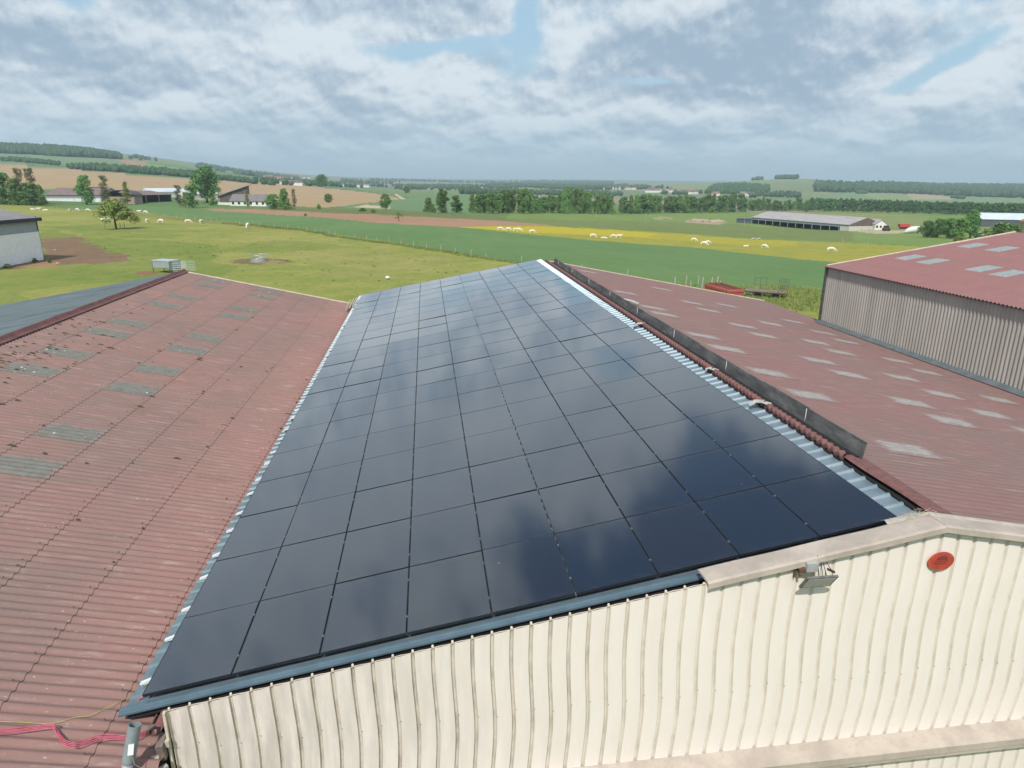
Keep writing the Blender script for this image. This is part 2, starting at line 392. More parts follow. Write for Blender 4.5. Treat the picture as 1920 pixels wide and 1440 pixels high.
def skylight2():
    m, t, b = new_mat('pale_translucent_sheet')
    P = coords(t, 'World'); n = t.noise(t.scalev(P, (1, 3, 1)), 6, 5, .65)
    t.put(b.inputs['Base Color'], rim_wear(t, P, t.mix(t.ramp(n, .35, .7), (.33, .305, .285), (.25, .225, .21)), .34, (.222, .136, .124))); b.inputs['Roughness'].default_value = .55
    return m
M['skylight_pale'] = skylight2()
def skylight3():
    m, t, b = new_mat('blue_grey_sheet')
    P = coords(t, 'World'); n = t.noise(P, 4, 4, .6)
    t.put(b.inputs['Base Color'], t.mix(t.ramp(n, .35, .7), (.27, .295, .30), (.22, .245, .25))); b.inputs['Roughness'].default_value = .5
    return m
M['skylight_blue'] = skylight3()

# ---------------------------------------------------------------- terrain
FH = R[:, 1].copy(); FH[2] = 0; FH /= np.linalg.norm(FH)
RH = np.array([FH[1], -FH[0], 0])
GZ = -6.2
def ctrl():
    pts = []
    def add(px, py, D=None):
        v = px_dir(px, py)
        if D is None: k = (GZ - CAM[2]) / v[2]
        else: k = D / (v @ FH)
        P = CAM + v * k; pts.append(P)
    for c in [
        (0, [(520, None), (450, None), (410, None), (388, None), (350, 520), (310, 1100), (288, 1600), (276, 1900), (276, 2500), (276, 6000), (276, 11000)]),
        (240, [(520, None), (430, None), (400, None), (383, None), (350, 560), (327, 950), (305, 1500), (297, 2000), (289, 3000), (289, 6000), (289, 11000)]),
        (480, [(520, None), (450, None), (415, None), (392, None), (385, 360), (360, 650), (341, 1100), (333, 2500), (321, 4200), (321, 7000), (321, 11000)]),
        (720, [(530, None), (470, None), (430, None), (405, None), (388, 400), (372, 620), (356, 1500), (346, 3000), (335.5, 6000), (334.5, 11000)]),
        (960, [(520, None), (470, None), (430, 225), (405, 355), (395, 450), (370, 800), (351, 2300), (345, 4000), (337.5, 7000), (336.5, 11000)]),
        (1200, [(520, None), (480, 132), (445, 250), (425, 345), (398, 560), (378, 1050), (353, 2500), (346, 4000), (339, 7000), (338, 11000)]),
        (1500, [(600, None), (530, 92), (465, 212), (433, 390), (397, 680), (381, 1100), (362, 1500), (346, 2100), (335, 2500), (343, 6000), (341, 11000)]),
        (1700, [(600, None), (520, 100), (450, 245), (432, 370), (400, 660), (385, 1050), (370, 1500), (360, 1900), (350, 2600), (344, 6000), (343, 11000)]),
        (1900, [(620, None), (530, 92), (450, 240), (430, 370), (402, 650), (386, 1050), (372, 1600), (364, 2000), (352, 2700), (346, 6000), (345, 11000)])]:
        for (py, D) in c[1]: add(c[0], py, D)
    for a in (-60, -75, -100, -140, 180, 140, 100, 75, 60):
        for D in (15, 80, 320): pts.append(np.array([CAM[0] + D * (FH[0] * math.cos(math.radians(a)) + RH[0] * math.sin(math.radians(a))), CAM[1] + D * (FH[1] * math.cos(math.radians(a)) + RH[1] * math.sin(math.radians(a))), GZ]))
        for D, z in ((1500, 0 if a < 0 else -20), (9000, 80 if a < 0 else 0)): pts.append(np.array([CAM[0] + D * (FH[0] * math.cos(math.radians(a)) + RH[0] * math.sin(math.radians(a))), CAM[1] + D * (FH[1] * math.cos(math.radians(a)) + RH[1] * math.sin(math.radians(a))), z]))
    for a in (-40, -20, 0, 20, 40):
        for D in (10, 30, 60): pts.append(np.array([CAM[0] + D * (FH[0] * math.cos(math.radians(a)) + RH[0] * math.sin(math.radians(a))), CAM[1] + D * (FH[1] * math.cos(math.radians(a)) + RH[1] * math.sin(math.radians(a))), GZ]))
    return np.array(pts)
def feat(dx, dy):
    f = dx * FH[0] + dy * FH[1]; r = dx * RH[0] + dy * RH[1]
    a = np.arctan2(r, f); D = np.hypot(dx, dy)
    ld = np.log(np.maximum(D, 8)) * 1.0
    return np.stack([np.cos(a) * 2.2, np.sin(a) * 2.2, ld], -1)
CP = ctrl(); CF = feat(CP[:, 0] - CAM[0], CP[:, 1] - CAM[1])
def kern(a, b):
    d2 = ((a[:, None, :] - b[None, :, :]) ** 2).sum(-1); return np.sqrt(d2 + .004)
# interpolate the elevation ratio z/D at far range, z near by: work on z / (1 + D/300)
CD = np.hypot(CP[:, 0] - CAM[0], CP[:, 1] - CAM[1]); CT = (CP[:, 2] - GZ) / (1 + CD / 300)
Kc = kern(CF, CF); CW = np.linalg.solve(Kc + 1e-6 * np.eye(len(CF)), CT)
def rbf(dx, dy):
    out = np.zeros(dx.shape).ravel(); X = dx.ravel(); Yy = dy.ravel()
    for s in range(0, len(X), 20000):
        out[s:s + 20000] = kern(feat(X[s:s + 20000], Yy[s:s + 20000]), CF) @ CW
    D = np.hypot(X, Yy)
    z = out * (1 + D / 300) + GZ
    k = np.clip((D - 45) / 45, 0, 1)
    z = GZ * (1 - k) + z * k
    return z.reshape(dx.shape)
AZ = np.concatenate([np.linspace(-PI, -1.0, 40)[:-1], np.linspace(-1.0, 1.0, 1700), np.linspace(1.0, PI, 40)[1:]])
RS = np.concatenate([np.geomspace(1.0, 40, 14), 1 / np.linspace(1 / 40, 1 / 1500, 300)[1:], np.geomspace(1500, 12000, 110)[1:]])
# coarse evaluation, then refined bilinearly
azc = np.linspace(-PI, PI, 361); rc = np.geomspace(1, 12000, 200)
A2, R2 = np.meshgrid(azc, rc, indexing='ij')
ZC = rbf(R2 * (FH[0] * np.cos(A2) + RH[0] * np.sin(A2)), R2 * (FH[1] * np.cos(A2) + RH[1] * np.sin(A2)))
def gz(x, y):
    x = np.asarray(x, float); y = np.asarray(y, float)
    dx = x - CAM[0]; dy = y - CAM[1]
    a = np.arctan2(dx * RH[0] + dy * RH[1], dx * FH[0] + dy * FH[1]); D = np.clip(np.hypot(dx, dy), 1, 11999)
    fa = (a + PI) / (2 * PI) * 360; fr = np.log(D) / math.log(12000) * 199
    ia = np.clip(fa.astype(int), 0, 359); ir = np.clip(fr.astype(int), 0, 198); ua = fa - ia; ur = fr - ir
    return (ZC[ia, ir] * (1 - ua) * (1 - ur) + ZC[ia + 1, ir] * ua * (1 - ur) + ZC[ia, ir + 1] * (1 - ua) * ur + ZC[ia + 1, ir + 1] * ua * ur)
TT = np.geomspace(15, 11500, 2600)
def at(px, py):
    """where the line of sight through a photo pixel meets the ground"""
    v = px_dir(px, py); X = CAM[0] + v[0] * TT; Yy = CAM[1] + v[1] * TT; Z = CAM[2] + v[2] * TT
    g = gz(X, Yy); w_ = np.nonzero(Z < g)[0]
    if len(w_) == 0:
        i = int(np.argmin((Z - g) / TT)); return Vector((X[i], Yy[i], g[i]))
    i = w_[0]
    if i == 0: return Vector((X[0], Yy[0], g[0]))
    d0 = Z[i - 1] - g[i - 1]; d1 = Z[i] - g[i]; k = d0 / (d0 - d1); tt = TT[i - 1] + (TT[i] - TT[i - 1]) * k
    x = CAM[0] + v[0] * tt; y = CAM[1] + v[1] * tt
    return Vector((x, y, float(gz(x, y))))
def depth(P): return float((np.array(P) - CAM) @ R[:, 1])
def mpp(P): return depth(P) / FPX        # metres per photo pixel there

def poly_mask(X, Y, poly):
    px = [p[0] for p in poly]; py = [p[1] for p in poly]
    sel = (X >= min(px)) & (X <= max(px)) & (Y >= min(py)) & (Y <= max(py))
    idx = np.nonzero(sel)[0]; x = X[idx]; y = Y[idx]; ins = np.zeros(len(idx), bool); n = len(poly)
    for i in range(n):
        x0, y0 = poly[i]; x1, y1 = poly[(i + 1) % n]
        if y0 == y1: continue
        c = ((y0 > y) != (y1 > y)) & (x < (x1 - x0) * (y - y0) / (y1 - y0) + x0); ins ^= c
    return idx[ins]
def wpoly(pts, sub=6):
    out = []
    for i, (a, b) in enumerate(pts):
        c, d = pts[(i + 1) % len(pts)]
        for k in range(sub):
            u = k / sub; P = at(a + (c - a) * u, b + (d - b) * u); out.append((P.x, P.y))
    return out
UP_LINE = [(115, 391), (250, 396), (300, 403), (400, 413), (480, 421), (560, 429), (640, 441), (730, 453), (800, 467), (900, 482), (985, 498), (1080, 510), (1200, 531), (1265, 543), (1350, 556), (1420, 562), (1480, 553), (1540, 545), (2000, 560)]
CROP_TOP = [(1960, 540), (1700, 508), (1580, 493), (1500, 486), (1400, 475), (1290, 463), (1200, 457), (1100, 450), (990, 440), (900, 429), (850, 426), (700, 418), (600, 408), (520, 403), (380, 393), (260, 385), (160, 384)]
ELL = lambda cx, cy, rx, ry: [(cx + rx * math.cos(k * PI / 8) * (1 + .12 * math.sin(3 * k)), cy + ry * math.sin(k * PI / 8)) for k in range(16)]
def build_ground():
    A, Rr = np.meshgrid(AZ, RS, indexing='ij')
    X = CAM[0] + Rr * (FH[0] * np.cos(A) + RH[0] * np.sin(A)); Y = CAM[1] + Rr * (FH[1] * np.cos(A) + RH[1] * np.sin(A)); Z = gz(X, Y)
    # gentle unevenness
    Z = Z + np.where(Rr > 60, .12 * np.sin(X * .11 + 1.3 * np.sin(Y * .05)) * np.sin(Y * .09), 0) * np.clip(Rr / 300, 0, 1)
    na, nr = X.shape; V = np.stack([X, Y, Z], -1).reshape(-1, 3)
    i = np.arange(na - 1)[:, None] * nr; j = np.arange(nr - 1)[None, :]; a = (i + j).ravel()
    F = np.stack([a, a + 1, a + nr + 1, a + nr], -1)[:, ::-1]
    # close the hub
    me = bpy.data.meshes.new('ground'); me.vertices.add(len(V)); me.vertices.foreach_set('co', V.ravel().astype(np.float32))
    me.loops.add(F.size); me.loops.foreach_set('vertex_index', F.ravel().astype(np.int32))
    me.polygons.add(len(F)); me.polygons.foreach_set('loop_start', (np.arange(len(F)) * 4).astype(np.int32)); me.polygons.foreach_set('loop_total', np.full(len(F), 4, np.int32))
    me.update(calc_edges=True); me.validate()
    xs = V[:, 0]; ys = V[:, 1]; D = np.hypot(xs - CAM[0], ys - CAM[1])
    C = np.zeros((len(V), 4), np.float32); C[:] = (.13, .19, .06, .5)
    FL = np.zeros(len(V), np.float32)
    # far patchwork of fields so that distant land is never one colour
    cells = [(.12, .19, .08), (.17, .22, .09), (.10, .16, .07), (.21, .22, .12), (.15, .2, .1), (.25, .22, .15), (.12, .2, .11)]
    ca = (xs + .35 * ys); cb = (ys - .3 * xs)
    jj = (np.floor(ca / 330 + .6 * np.sin(cb / 700)) * 13 + np.floor(cb / 420 + .5 * np.sin(ca / 900)) * 7).astype(int) % len(cells)
    far = D > 700; C[far, :3] = np.array(cells)[jj[far]]
    def wob(a, b, k):
        return np.sin(a / k + 1.7 * np.sin(b / k * 1.3)) + .6 * np.sin(a / k * 2.7 + b / k * 1.9) + .35 * np.sin(b / k * 6.1 - a / k * 4.3)
    def paint(pts, c, mott=.5, fl=None, sub=6, rag=0.0, soft=0.0):
        W_ = wpoly(pts, sub)
        if rag:
            k = rag * 2.2; idx = poly_mask(xs + rag * .6 * wob(xs, ys, k), ys + rag * .6 * wob(ys, xs + 31, k), W_)
            if soft: C[idx, :3] = C[idx, :3] * soft + np.array(c) * (1 - soft); C[idx, 3] = mott; return idx
        else: idx = poly_mask(xs, ys, W_)
        C[idx, :3] = c; C[idx, 3] = mott
        if fl is not None: FL[idx] = fl
        else: FL[idx] = 0
        return idx
    paint([(960, 399), (1180, 402), (1400, 399), (1560, 396), (1930, 400), (1990, 500), (1700, 460), (1400, 448), (1000, 424), (940, 416)], (.165, .235, .07), .45)
    paint([(940, 409), (1180, 415), (1340, 417), (1420, 425), (1600, 434), (1600, 452), (1480, 450), (1400, 446), (1250, 436), (1100, 428), (1000, 422), (940, 418)], (.155, .195, .065), .4)
    paint([(1440, 396), (1740, 404), (1740, 430), (1560, 415), (1400, 402)], (.20, .235, .09), .4)
    paint([(-200, 296), (0, 300), (150, 310), (300, 322), (480, 336), (620, 348), (720, 361), (640, 390), (-200, 380)], (.10, .18, .07), .2)
    paint([(-200, 302), (0, 308), (120, 316), (290, 331), (370, 335), (480, 342), (600, 351), (700, 362), (752, 372), (735, 379), (690, 380), (640, 387), (610, 389), (500, 385), (300, 368), (100, 356), (-200, 340)], (.37, .265, .155), .35)
    paint([(-200, 282), (0, 287), (120, 294), (220, 299), (330, 314), (380, 322), (300, 320), (150, 308), (-200, 296)], (.15, .225, .115), .2)
    paint([(217, 299), (250, 300), (278, 305), (273, 313), (240, 308)], (.34, .21, .145), .2)
    paint([(274, 306), (330, 313), (372, 322), (300, 321), (270, 314)], (.16, .27, .08), .2)
    paint([(640, 388), (690, 381), (760, 372), (820, 362), (960, 360), (960, 399), (840, 400), (700, 398)], (.13, .215, .10), .15)
    paint([(640, 350), (760, 356), (960, 356), (960, 362), (820, 364), (750, 369), (700, 360)], (.15, .21, .09), .3)
    paint([(738, 363), (742, 363), (760, 373), (752, 373)], (.50, .42, .32), .1, sub=3)
    paint([(686, 384), (730, 387), (732, 391), (660, 389)], (.46, .38, .27), .2, sub=3)
    paint([(500, 388), (640, 390), (760, 396), (940, 405), (960, 414), (860, 410), (740, 404), (620, 400), (500, 392)], (.135, .165, .06), .7)
    paint([(1200, 346), (1410, 336), (1500, 333), (1533, 348), (1520, 363), (1440, 364), (1330, 362), (1200, 356)], (.19, .24, .115), .2)
    paint([(1380, 346), (1500, 340), (1530, 352), (1525, 362), (1450, 362)], (.17, .21, .10), .2)
    paint([(1460, 367), (1600, 361), (1690, 364), (1930, 374), (1930, 382), (1700, 378), (1560, 374)], (.16, .235, .125), .2)
    paint([(1610, 361), (1690, 363), (1730, 374), (1640, 373)], (.21, .26, .12), .2)
    paint([(1700, 363), (1730, 362), (1785, 370), (1790, 374), (1710, 374)], (.33, .28, .18), .2)
    # dark green cereal, pink ploughed strip, buttercup meadow
    paint(UP_LINE[:-2] + [(1540, 545), (1960, 560)] + CROP_TOP, (.120, .205, .078), .30, sub=3)
    paint([(380, 391), (480, 392.5), (620, 400), (740, 404), (860, 410), (960, 415.5), (1020, 421), (1045, 424), (960, 423.5), (880, 425), (850, 425.5), (700, 417.5), (600, 407.5), (520, 402.5), (400, 395)], (.34, .20, .135), .25, sub=3)
    m1 = paint([(850, 425.5), (960, 423.5), (1045, 424), (1150, 430), (1280, 438), (1400, 447), (1480, 451), (1620, 457), (1700, 461), (1960, 475), (1960, 540), (1700, 508), (1580, 493), (1500, 486), (1400, 475), (1290, 463), (1200, 457), (1100, 450), (990, 440), (900, 429)], (.235, .25, .06), .5, fl=.45, sub=3)
    paint([(850, 426), (960, 424.5), (1045, 425.5), (1150, 432), (1240, 438), (1210, 446), (1110, 440), (990, 436), (900, 429)], (.42, .37, .03), .3, fl=1.0, sub=3)
    paint([(1240, 437), (1400, 448), (1500, 454), (1490, 460), (1400, 460), (1290, 452), (1200, 447)], (.25, .26, .055), .5, fl=.58, sub=3)
    # the near pasture
    paint([(-300, 388), (60, 386), (115, 391)] + UP_LINE[1:] + [(2300, 800), (2300, 1400), (-900, 1400), (-900, 420)], (.250, .262, .074), 1.0, sub=3)
    paint([(115, 391), (300, 403), (400, 413), (480, 421), (560, 429), (560, 434), (400, 420), (250, 404), (150, 396)], (.215, .21, .065), .8, sub=3)
    paint([(-100, 470), (60, 432), (160, 440), (300, 455), (420, 470), (330, 520), (100, 560), (-300, 600)], (.150, .205, .048), 1.0, rag=9, soft=.35)
    paint([(100, 425), (300, 420), (420, 432), (380, 450), (200, 445)], (.15, .205, .05), 1.0, rag=9, soft=.5)
    paint([(520, 470), (800, 478), (880, 500), (700, 520), (560, 505)], (.25, .25, .085), 1.0, rag=6, soft=.4)
    paint([(300, 470), (560, 452), (640, 470), (470, 475)], (.16, .205, .05), 1.0, rag=6, soft=.4)
    dirt = (.20, .13, .085)
    paint([(78, 448), (100, 446), (125, 442), (152, 452), (181, 465), (215, 478), (240, 485), (204, 492), (150, 492), (117, 495), (60, 503), (18, 504), (-20, 512), (70, 486)], dirt, .6, sub=3, rag=2.5)
    paint([(30, 500), (95, 488), (125, 492), (60, 505)], (.30, .19, .10), .5, sub=3, rag=1.5)
    paint(ELL(487, 490, 58, 5.5), (.16, .13, .065), .8, sub=1, rag=.8); paint(ELL(500, 491, 34, 3.2), (.27, .21, .12), .3, sub=1)
    paint(ELL(276, 512, 22, 4), (.24, .13, .075), .4, sub=1)
    paint([(1290, 412), (1330, 413), (1362, 416), (1350, 421), (1320, 419), (1285, 416)], (.36, .29, .19), .4, sub=2)
    paint([(1225, 408), (1262, 409), (1258, 411), (1225, 411)], (.33, .30, .17), .4, sub=2)
    paint([(1590, 433), (1640, 431), (1700, 432), (1722, 437), (1640, 438)], (.42, .35, .25), .3, sub=2)
    # worn paths / cattle tracks
    for k, (x0, y0, x1, y1, wd) in enumerate([(0, 555, 300, 432, 2.2), (120, 404, 420, 440, 1.6), (520, 470, 700, 470, 2.5), (560, 500, 860, 480, 2.2)]):
        pass
    ca_ = me.color_attributes.new('tint', 'FLOAT_COLOR', 'POINT'); ca_.data.foreach_set('color', C.ravel())
    fa = me.attributes.new('flower', 'FLOAT', 'POINT'); fa.data.foreach_set('value', FL)
    me.polygons.foreach_set('use_smooth', [True] * len(me.polygons))
    m, t, b = new_mat('farmland')
    P = coords(t, 'World'); at_ = t.new('ShaderNodeVertexColor', layer_name='tint')
    fl = t.new('ShaderNodeAttribute', attribute_name='flower')
    mot = at_.outputs['Alpha']; base = at_.outputs['Color']
    n1 = t.noise(P, .035, 6, .62); n2 = t.noise(P, .25, 6, .65); n3 = t.noise(P, 1.3, 6, .7); n4 = t.noise(P, 7, 4, .7)
    hv = t.math('ADD', t.math('MULTIPLY', n1, .3), t.math('ADD', t.math('MULTIPLY', n2, .3), t.math('ADD', t.math('MULTIPLY', n3, .28), t.math('MULTIPLY', n4, .12))))
    lo = t.mix(1.0, base, (.74, .86, .62), 'MULTIPLY'); hi = t.mix(1.0, base, (1.28, 1.14, 1.22), 'MULTIPLY')
    k = t.ramp(hv, .40, .60)
    var = t.mix(k, lo, hi); c = t.mix(t.math('ADD', .28, t.math('MULTIPLY', mot, .72)), base, var)
    # rank tufts in grazed pasture
    vo = t.new('ShaderNodeTexVoronoi'); t.put(vo.inputs['Vector'], P); vo.inputs['Scale'].default_value = .42; vo.inputs['Randomness'].default_value = 1
    d = t.math('ADD', vo.outputs['Distance'], t.math('MULTIPLY', t.math('SUBTRACT', n3, .5), 1.1))
    tf = t.math('MULTIPLY', t.math('SUBTRACT', 1, t.ramp(d, .12, .34)), t.math('MULTIPLY', t.ramp(n2, .5, .62), t.ramp(mot, .6, 1)))
    c = t.mix(t.math('MULTIPLY', tf, .42), c, (.08, .115, .026))
    dry = t.math('MULTIPLY', t.ramp(t.noise(P, .6, 6, .7), .58, .72), t.ramp(mot, .4, 1))
    c = t.mix(t.math('MULTIPLY', dry, .4), c, (.27, .25, .10))
    # crop rows (tramlines)
    wv = t.new('ShaderNodeTexWave', wave_type='BANDS'); t.put(wv.inputs[0], P); wv.inputs['Scale'].default_value = .05; wv.inputs['Distortion'].default_value = 1.5; wv.inputs['Detail'].default_value = 2
    c = t.mix(t.math('MULTIPLY', t.math('MULTIPLY', wv.outputs['Fac'], t.math('SUBTRACT', 1, t.ramp(mot, .2, .45))), .05), c, (.25, .3, .14))
    # flowers
    fn = t.math('ADD', t.math('MULTIPLY', t.noise(P, .22, 6, .7), .6), t.math('MULTIPLY', t.noise(P, 2.5, 4, .7), .4))
    ff = t.math('MULTIPLY', t.ramp(t.math('ADD', fn, t.math('MULTIPLY', fl.outputs['Fac'], .16)), .50, .62), t.ramp(fl.outputs['Fac'], .05, .9))
    c = t.mix(ff, c, (.42, .35, .03))
    t.put(b.inputs['Base Color'], c); b.inputs['Roughness'].default_value = .95; b.inputs['Specular IOR Level'].default_value = .15
    bump(t, b, t.math('ADD', n3, t.math('MULTIPLY', n4, .4)), .7, .22)
    me.materials.append(m)
    o = link('ground', me); tag(o, kind='structure'); return o
build_ground()
# the hub under the camera, below every roof
hub = MB(); hub.poly([(CAM[0] + 1.4 * math.cos(k * PI / 8), CAM[1] + 1.4 * math.sin(k * PI / 8), GZ - .004) for k in range(16)])
tag(hub.build('ground_patch', simple('hub_grass', (.14, .17, .05))), kind='structure')

# ---------------------------------------------------------------- corrugated surfaces
def wave_sheet(x0, x1, y0, y1, zf, amp=.024, pitch=.177, seg=8, lap=.012, nx=2, sink=0.0, amp2=0):
    """corrugations run along x, wave along y.  zf(x) is the surface; one course between x0 (top or left) and x1"""
    ny = int(round((y1 - y0) / pitch * seg)); ys = np.linspace(y0, y1, ny + 1); ph = np.cos(2 * PI * ys / pitch)
    rows = []
    for k in range(nx + 1):
        u = k / nx; x = x0 + (x1 - x0) * u
        z = zf(x) + amp * ph + lap * u + sink
        rows.append(np.stack([np.full_like(ys, x), ys, z], -1))
    return rows
def rows_mesh(name, rowsets):
    V = []; F = []; n = 0
    for rows in rowsets:
        k = len(rows[0]); V.append(np.concatenate(rows))
        for i in range(len(rows) - 1):
            a = n + i * k + np.arange(k - 1); F.append(np.stack([a, a + 1, a + k + 1, a + k], -1))
        n += len(rows) * k
    V = np.concatenate(V); F = np.concatenate(F)
    me = bpy.data.meshes.new(name); me.vertices.add(len(V)); me.vertices.foreach_set('co', V.ravel().astype(np.float32))
    me.loops.add(F.size); me.loops.foreach_set('vertex_index', F.ravel().astype(np.int32))
    me.polygons.add(len(F)); me.polygons.foreach_set('loop_start', (np.arange(len(F)) * 4).astype(np.int32)); me.polygons.foreach_set('loop_total', np.full(len(F), 4, np.int32))
    me.update(calc_edges=True); me.polygons.foreach_set('use_smooth', [True] * len(F)); return me
def roof_courses(name, xs, y0, y1, zf, mat, parent, amp=.024, down=1, lap=.02, seg=8):
    """xs: lap lines from the top to the bottom of the slope; each course overlaps the one below, with an exposed lower edge"""
    sets = []
    for a, b in zip(xs[:-1], xs[1:]):
        s = 1 if b > a else -1
        r = wave_sheet(a, b + s * .06, y0, y1, zf, amp, lap=lap, seg=seg)
        e = [r[-1].copy(), r[-1].copy()]; e[1][:, 2] -= .012
        sets.append(r); sets.append(e)
    return link(name, rows_mesh(name, sets), parent, mat)
def fixings(name, xs, y0, y1, zf, parent, step=.531, pitch=.177, jit=.0):
    """bolt caps on the crests along each purlin"""
    mb = MB(); base = [(math.cos(a) * .014, math.sin(a) * .014) for a in np.linspace(0, 2 * PI, 6, endpoint=False)]
    for x in xs:
        k0 = int(math.ceil(y0 / pitch)); k1 = int(y1 / pitch)
        for k in range(k0, k1, 3):
            y = k * pitch; z = zf(x) + .024 + .016
            n = len(mb.v)
            for h, s in ((0, 1.2), (.013, .9)):
                for a, b in base: mb.v.append((x + a * s, y + b * s, z + h))
            for i in range(6):
                j = (i + 1) % 6; mb.f.append((n + i, n + j, n + 6 + j, n + 6 + i))
            mb.f.append(tuple(n + 6 + i for i in range(6)))
    return mb.build(name, M['post_dark'], parent)

# ================================================================ LEFT BARN
TL = math.tan(math.radians(12.3)); LXR, LZR = -9.06, 1.65
zl = lambda x: LZR - (x - LXR) * TL
lb = empty('farm_barn', (-12, 12, GZ), 0, 'barn at the left with a weathered brownish red corrugated roof dotted with grey skylights', 'barn')
def child_fix(o, root):
    o.matrix_parent_inverse = Matrix.Translation(-Vector(root.location)); return o
def P_(o, root): return child_fix(o, root)
LLAPS = [-9.06, -7.95, -6.6, -5.25, -4.0, -2.93, -1.70, -.40, .36]
P_(roof_courses('roof', LLAPS, -9, 30.3, zl, M['roof_left'], lb, lap=.013, amp=.019), lb)
P_(fixings('bolt_row', LLAPS[1:-1], -3, 30, lambda x: zl(x) + .02, lb), lb)
zb = lambda x: LZR + .0 + (x - LXR) * .18
o = link('roof', rows_mesh('back_roof', [wave_sheet(-9.2, -26, -9, 31, zb, .02, lap=0, pitch=.30, seg=6, nx=4)]), lb, M['back_slope']); P_(o, lb); tag(o, 'bluish grey sheet roof slope beyond the ridge')
# ridge capping: wings over both slopes with an upstanding roll, in lengths
mb = MB(); y = -9.0; k = 0
while y < 30.6:
    y2 = min(y + 1.12, 30.6); dz = .006 * (k % 2)
    mb.prism([(-9.34, 1.62 + dz), (-9.20, 1.76 + dz), (-9.10, 1.77 + dz), (-8.99, 1.68 + dz), (-8.84, 1.655 + dz), (-8.84, 1.64 + dz), (-9.0, 1.66 + dz)], y, y2 + .05)
    y = y2; k += 1
P_(fix_normals(mb.build('ridge_cap', M['ridge_cap'], lb)), lb)
# walls below
mb = MB(); mb.box((-4.6, -9, -3.1 - .2), (8.8, .2, 5.8)); P_(mb.build('wall', M['grey_fibre'], lb), lb)
mb = MB(); mb.prism([(-26, GZ), (.1, GZ), (.1, -.48), (-9.06, 1.55), (-26, -1.6)], 29.9, 30.1); P_(mb.build('wall', M['grey_fibre'], lb), lb)
mb = MB(); mb.box((-.02, 10.5, -3.4), (.1, 39, 5.6)); P_(mb.build('wall', M['grey_fibre'], lb), lb)
mb = MB(); mb.box((-25.9, 10.5, -3.95), (.1, 38.6, 4.5)); P_(mb.build('wall', M['grey_fibre'], lb), lb)
# far verge trim
mb = MB(); mb.prism([(-9.06, 1.70), (-.5, -.16), (-.5, -.22), (-9.06, 1.62)], 30.28, 30.42); P_(mb.build('verge_trim', M['cream'], lb), lb)
# skylights, in pairs
def skylight(x0, x1, y0, y1, zf, mat, root, amp=.024, lab=None, sink=.015, laps=None, lap=.012):
    k0 = round(y0 / .177) * .177; k1 = k0 + .885
    if laps:
        i = int(np.argmin([abs(q - x0) for q in laps[:-1]])); x0, x1 = laps[i] + .03, laps[i + 1] + .058
        rws = wave_sheet(x0, x1, k0, k1, zf, amp, lap=lap, sink=.0035, nx=6); me = rows_mesh('skylight', [rws])
        v_ = np.linspace(0, 1, len(rws[0])); rim = np.concatenate([np.minimum(np.minimum(v_, 1 - v_) * 2 * .9, min(i_, 6 - i_) / 6 * 2 * 1.2) for i_ in range(7)])
        fa = me.attributes.new('rim', 'FLOAT', 'POINT'); fa.data.foreach_set('value', rim.astype(np.float32))
        o = link('skylight', me, root, mat); P_(o, root); return
    o = link('skylight', rows_mesh('skylight', [wave_sheet(x0, x1, k0, k1, zf, amp, lap=0, sink=sink, nx=1)]), root, mat); P_(o, root)
    if lab: tag(o, lab)
LS = [(-5.2, 7.75), (-5.2, 5.85), (-5.2, 11.25), (-5.2, 13.25), (-5.2, 16.0), (-5.2, 17.85), (-7.9, 13.5), (-7.85, 11.55), (-7.8, 16.3), (-7.9, 18.05),
      (-5.2, 22.0), (-5.2, 23.8), (-8, 21.8), (-8, 23.9), (-8, 29.1), (-8, 27.4), (-5.2, 29.0), (-5.2, 27.2)]
for (x, y) in LS: skylight(x, x + 1.22, y, y + .85, lambda q: zl(q), M['skylight'], lb, amp=.019, laps=LLAPS, lap=.013)
# moss cushions grown in the corrugations
def moss(name, n, fx, fy, zf, mat, label):
    mb = MB()
    for _ in range(n):
        x = fx(); y = fy(); y = (math.floor(y / .177) + .5) * .177 + random.gauss(0, .02); z = zf(x) + .004
        L = abs(random.gauss(.05, .05)) + .015; Wd = random.uniform(.010, .035); H = random.uniform(.008, .028)
        nn = len(mb.v)
        for a in range(7):
            th = a / 7 * 2 * PI; rr = random.uniform(.7, 1.2); mb.v.append((x + math.cos(th) * L * rr, y + math.sin(th) * Wd * rr, z + (-math.cos(th) * L * rr) * TL * .9 - .008))
        mb.v.append((x, y, z + H))
        for a in range(7): mb.f.append((nn + a, nn + (a + 1) % 7, nn + 7))
    return tag(mb.build(name, mat), label, 'moss', kind='stuff')
M['moss'] = simple('dark_moss', (.055, .05, .022), (.10, .08, .03), 20, .95, coord='World')
def mx():
    r = random.random()
    if r < .22: return random.choice(LLAPS[1:-1]) + random.gauss(.03, .03)
    if r < .85: return random.triangular(-8.9, -6.2, -8.0)
    return random.uniform(-8.9, .1)
moss('moss', 190, mx, lambda: random.gauss(13.5, 2.8) if random.random() < .6 else random.triangular(-1.5, 24, 7), lambda x: zl(x) + .018, M['moss'], 'scattered dark brown moss cushions growing in the grooves of the weathered left roof')

# ================================================================ MIDDLE BARN (carries the panels)
CS, SN, TS = math.cos(SL), math.sin(SL), math.tan(SL)
LEN = 20 * 1.6109
XR, ZR = 10.85, 1.92                # ridge of the right-hand slope
mbn = empty('farm_barn', (5, 12, GZ), 0, 'middle barn with cream ribbed gable wall and a steel roof slope under solar panels', 'barn')
def slope_pt(x, off): return (x * CS - off * SN, x * SN + off * CS)
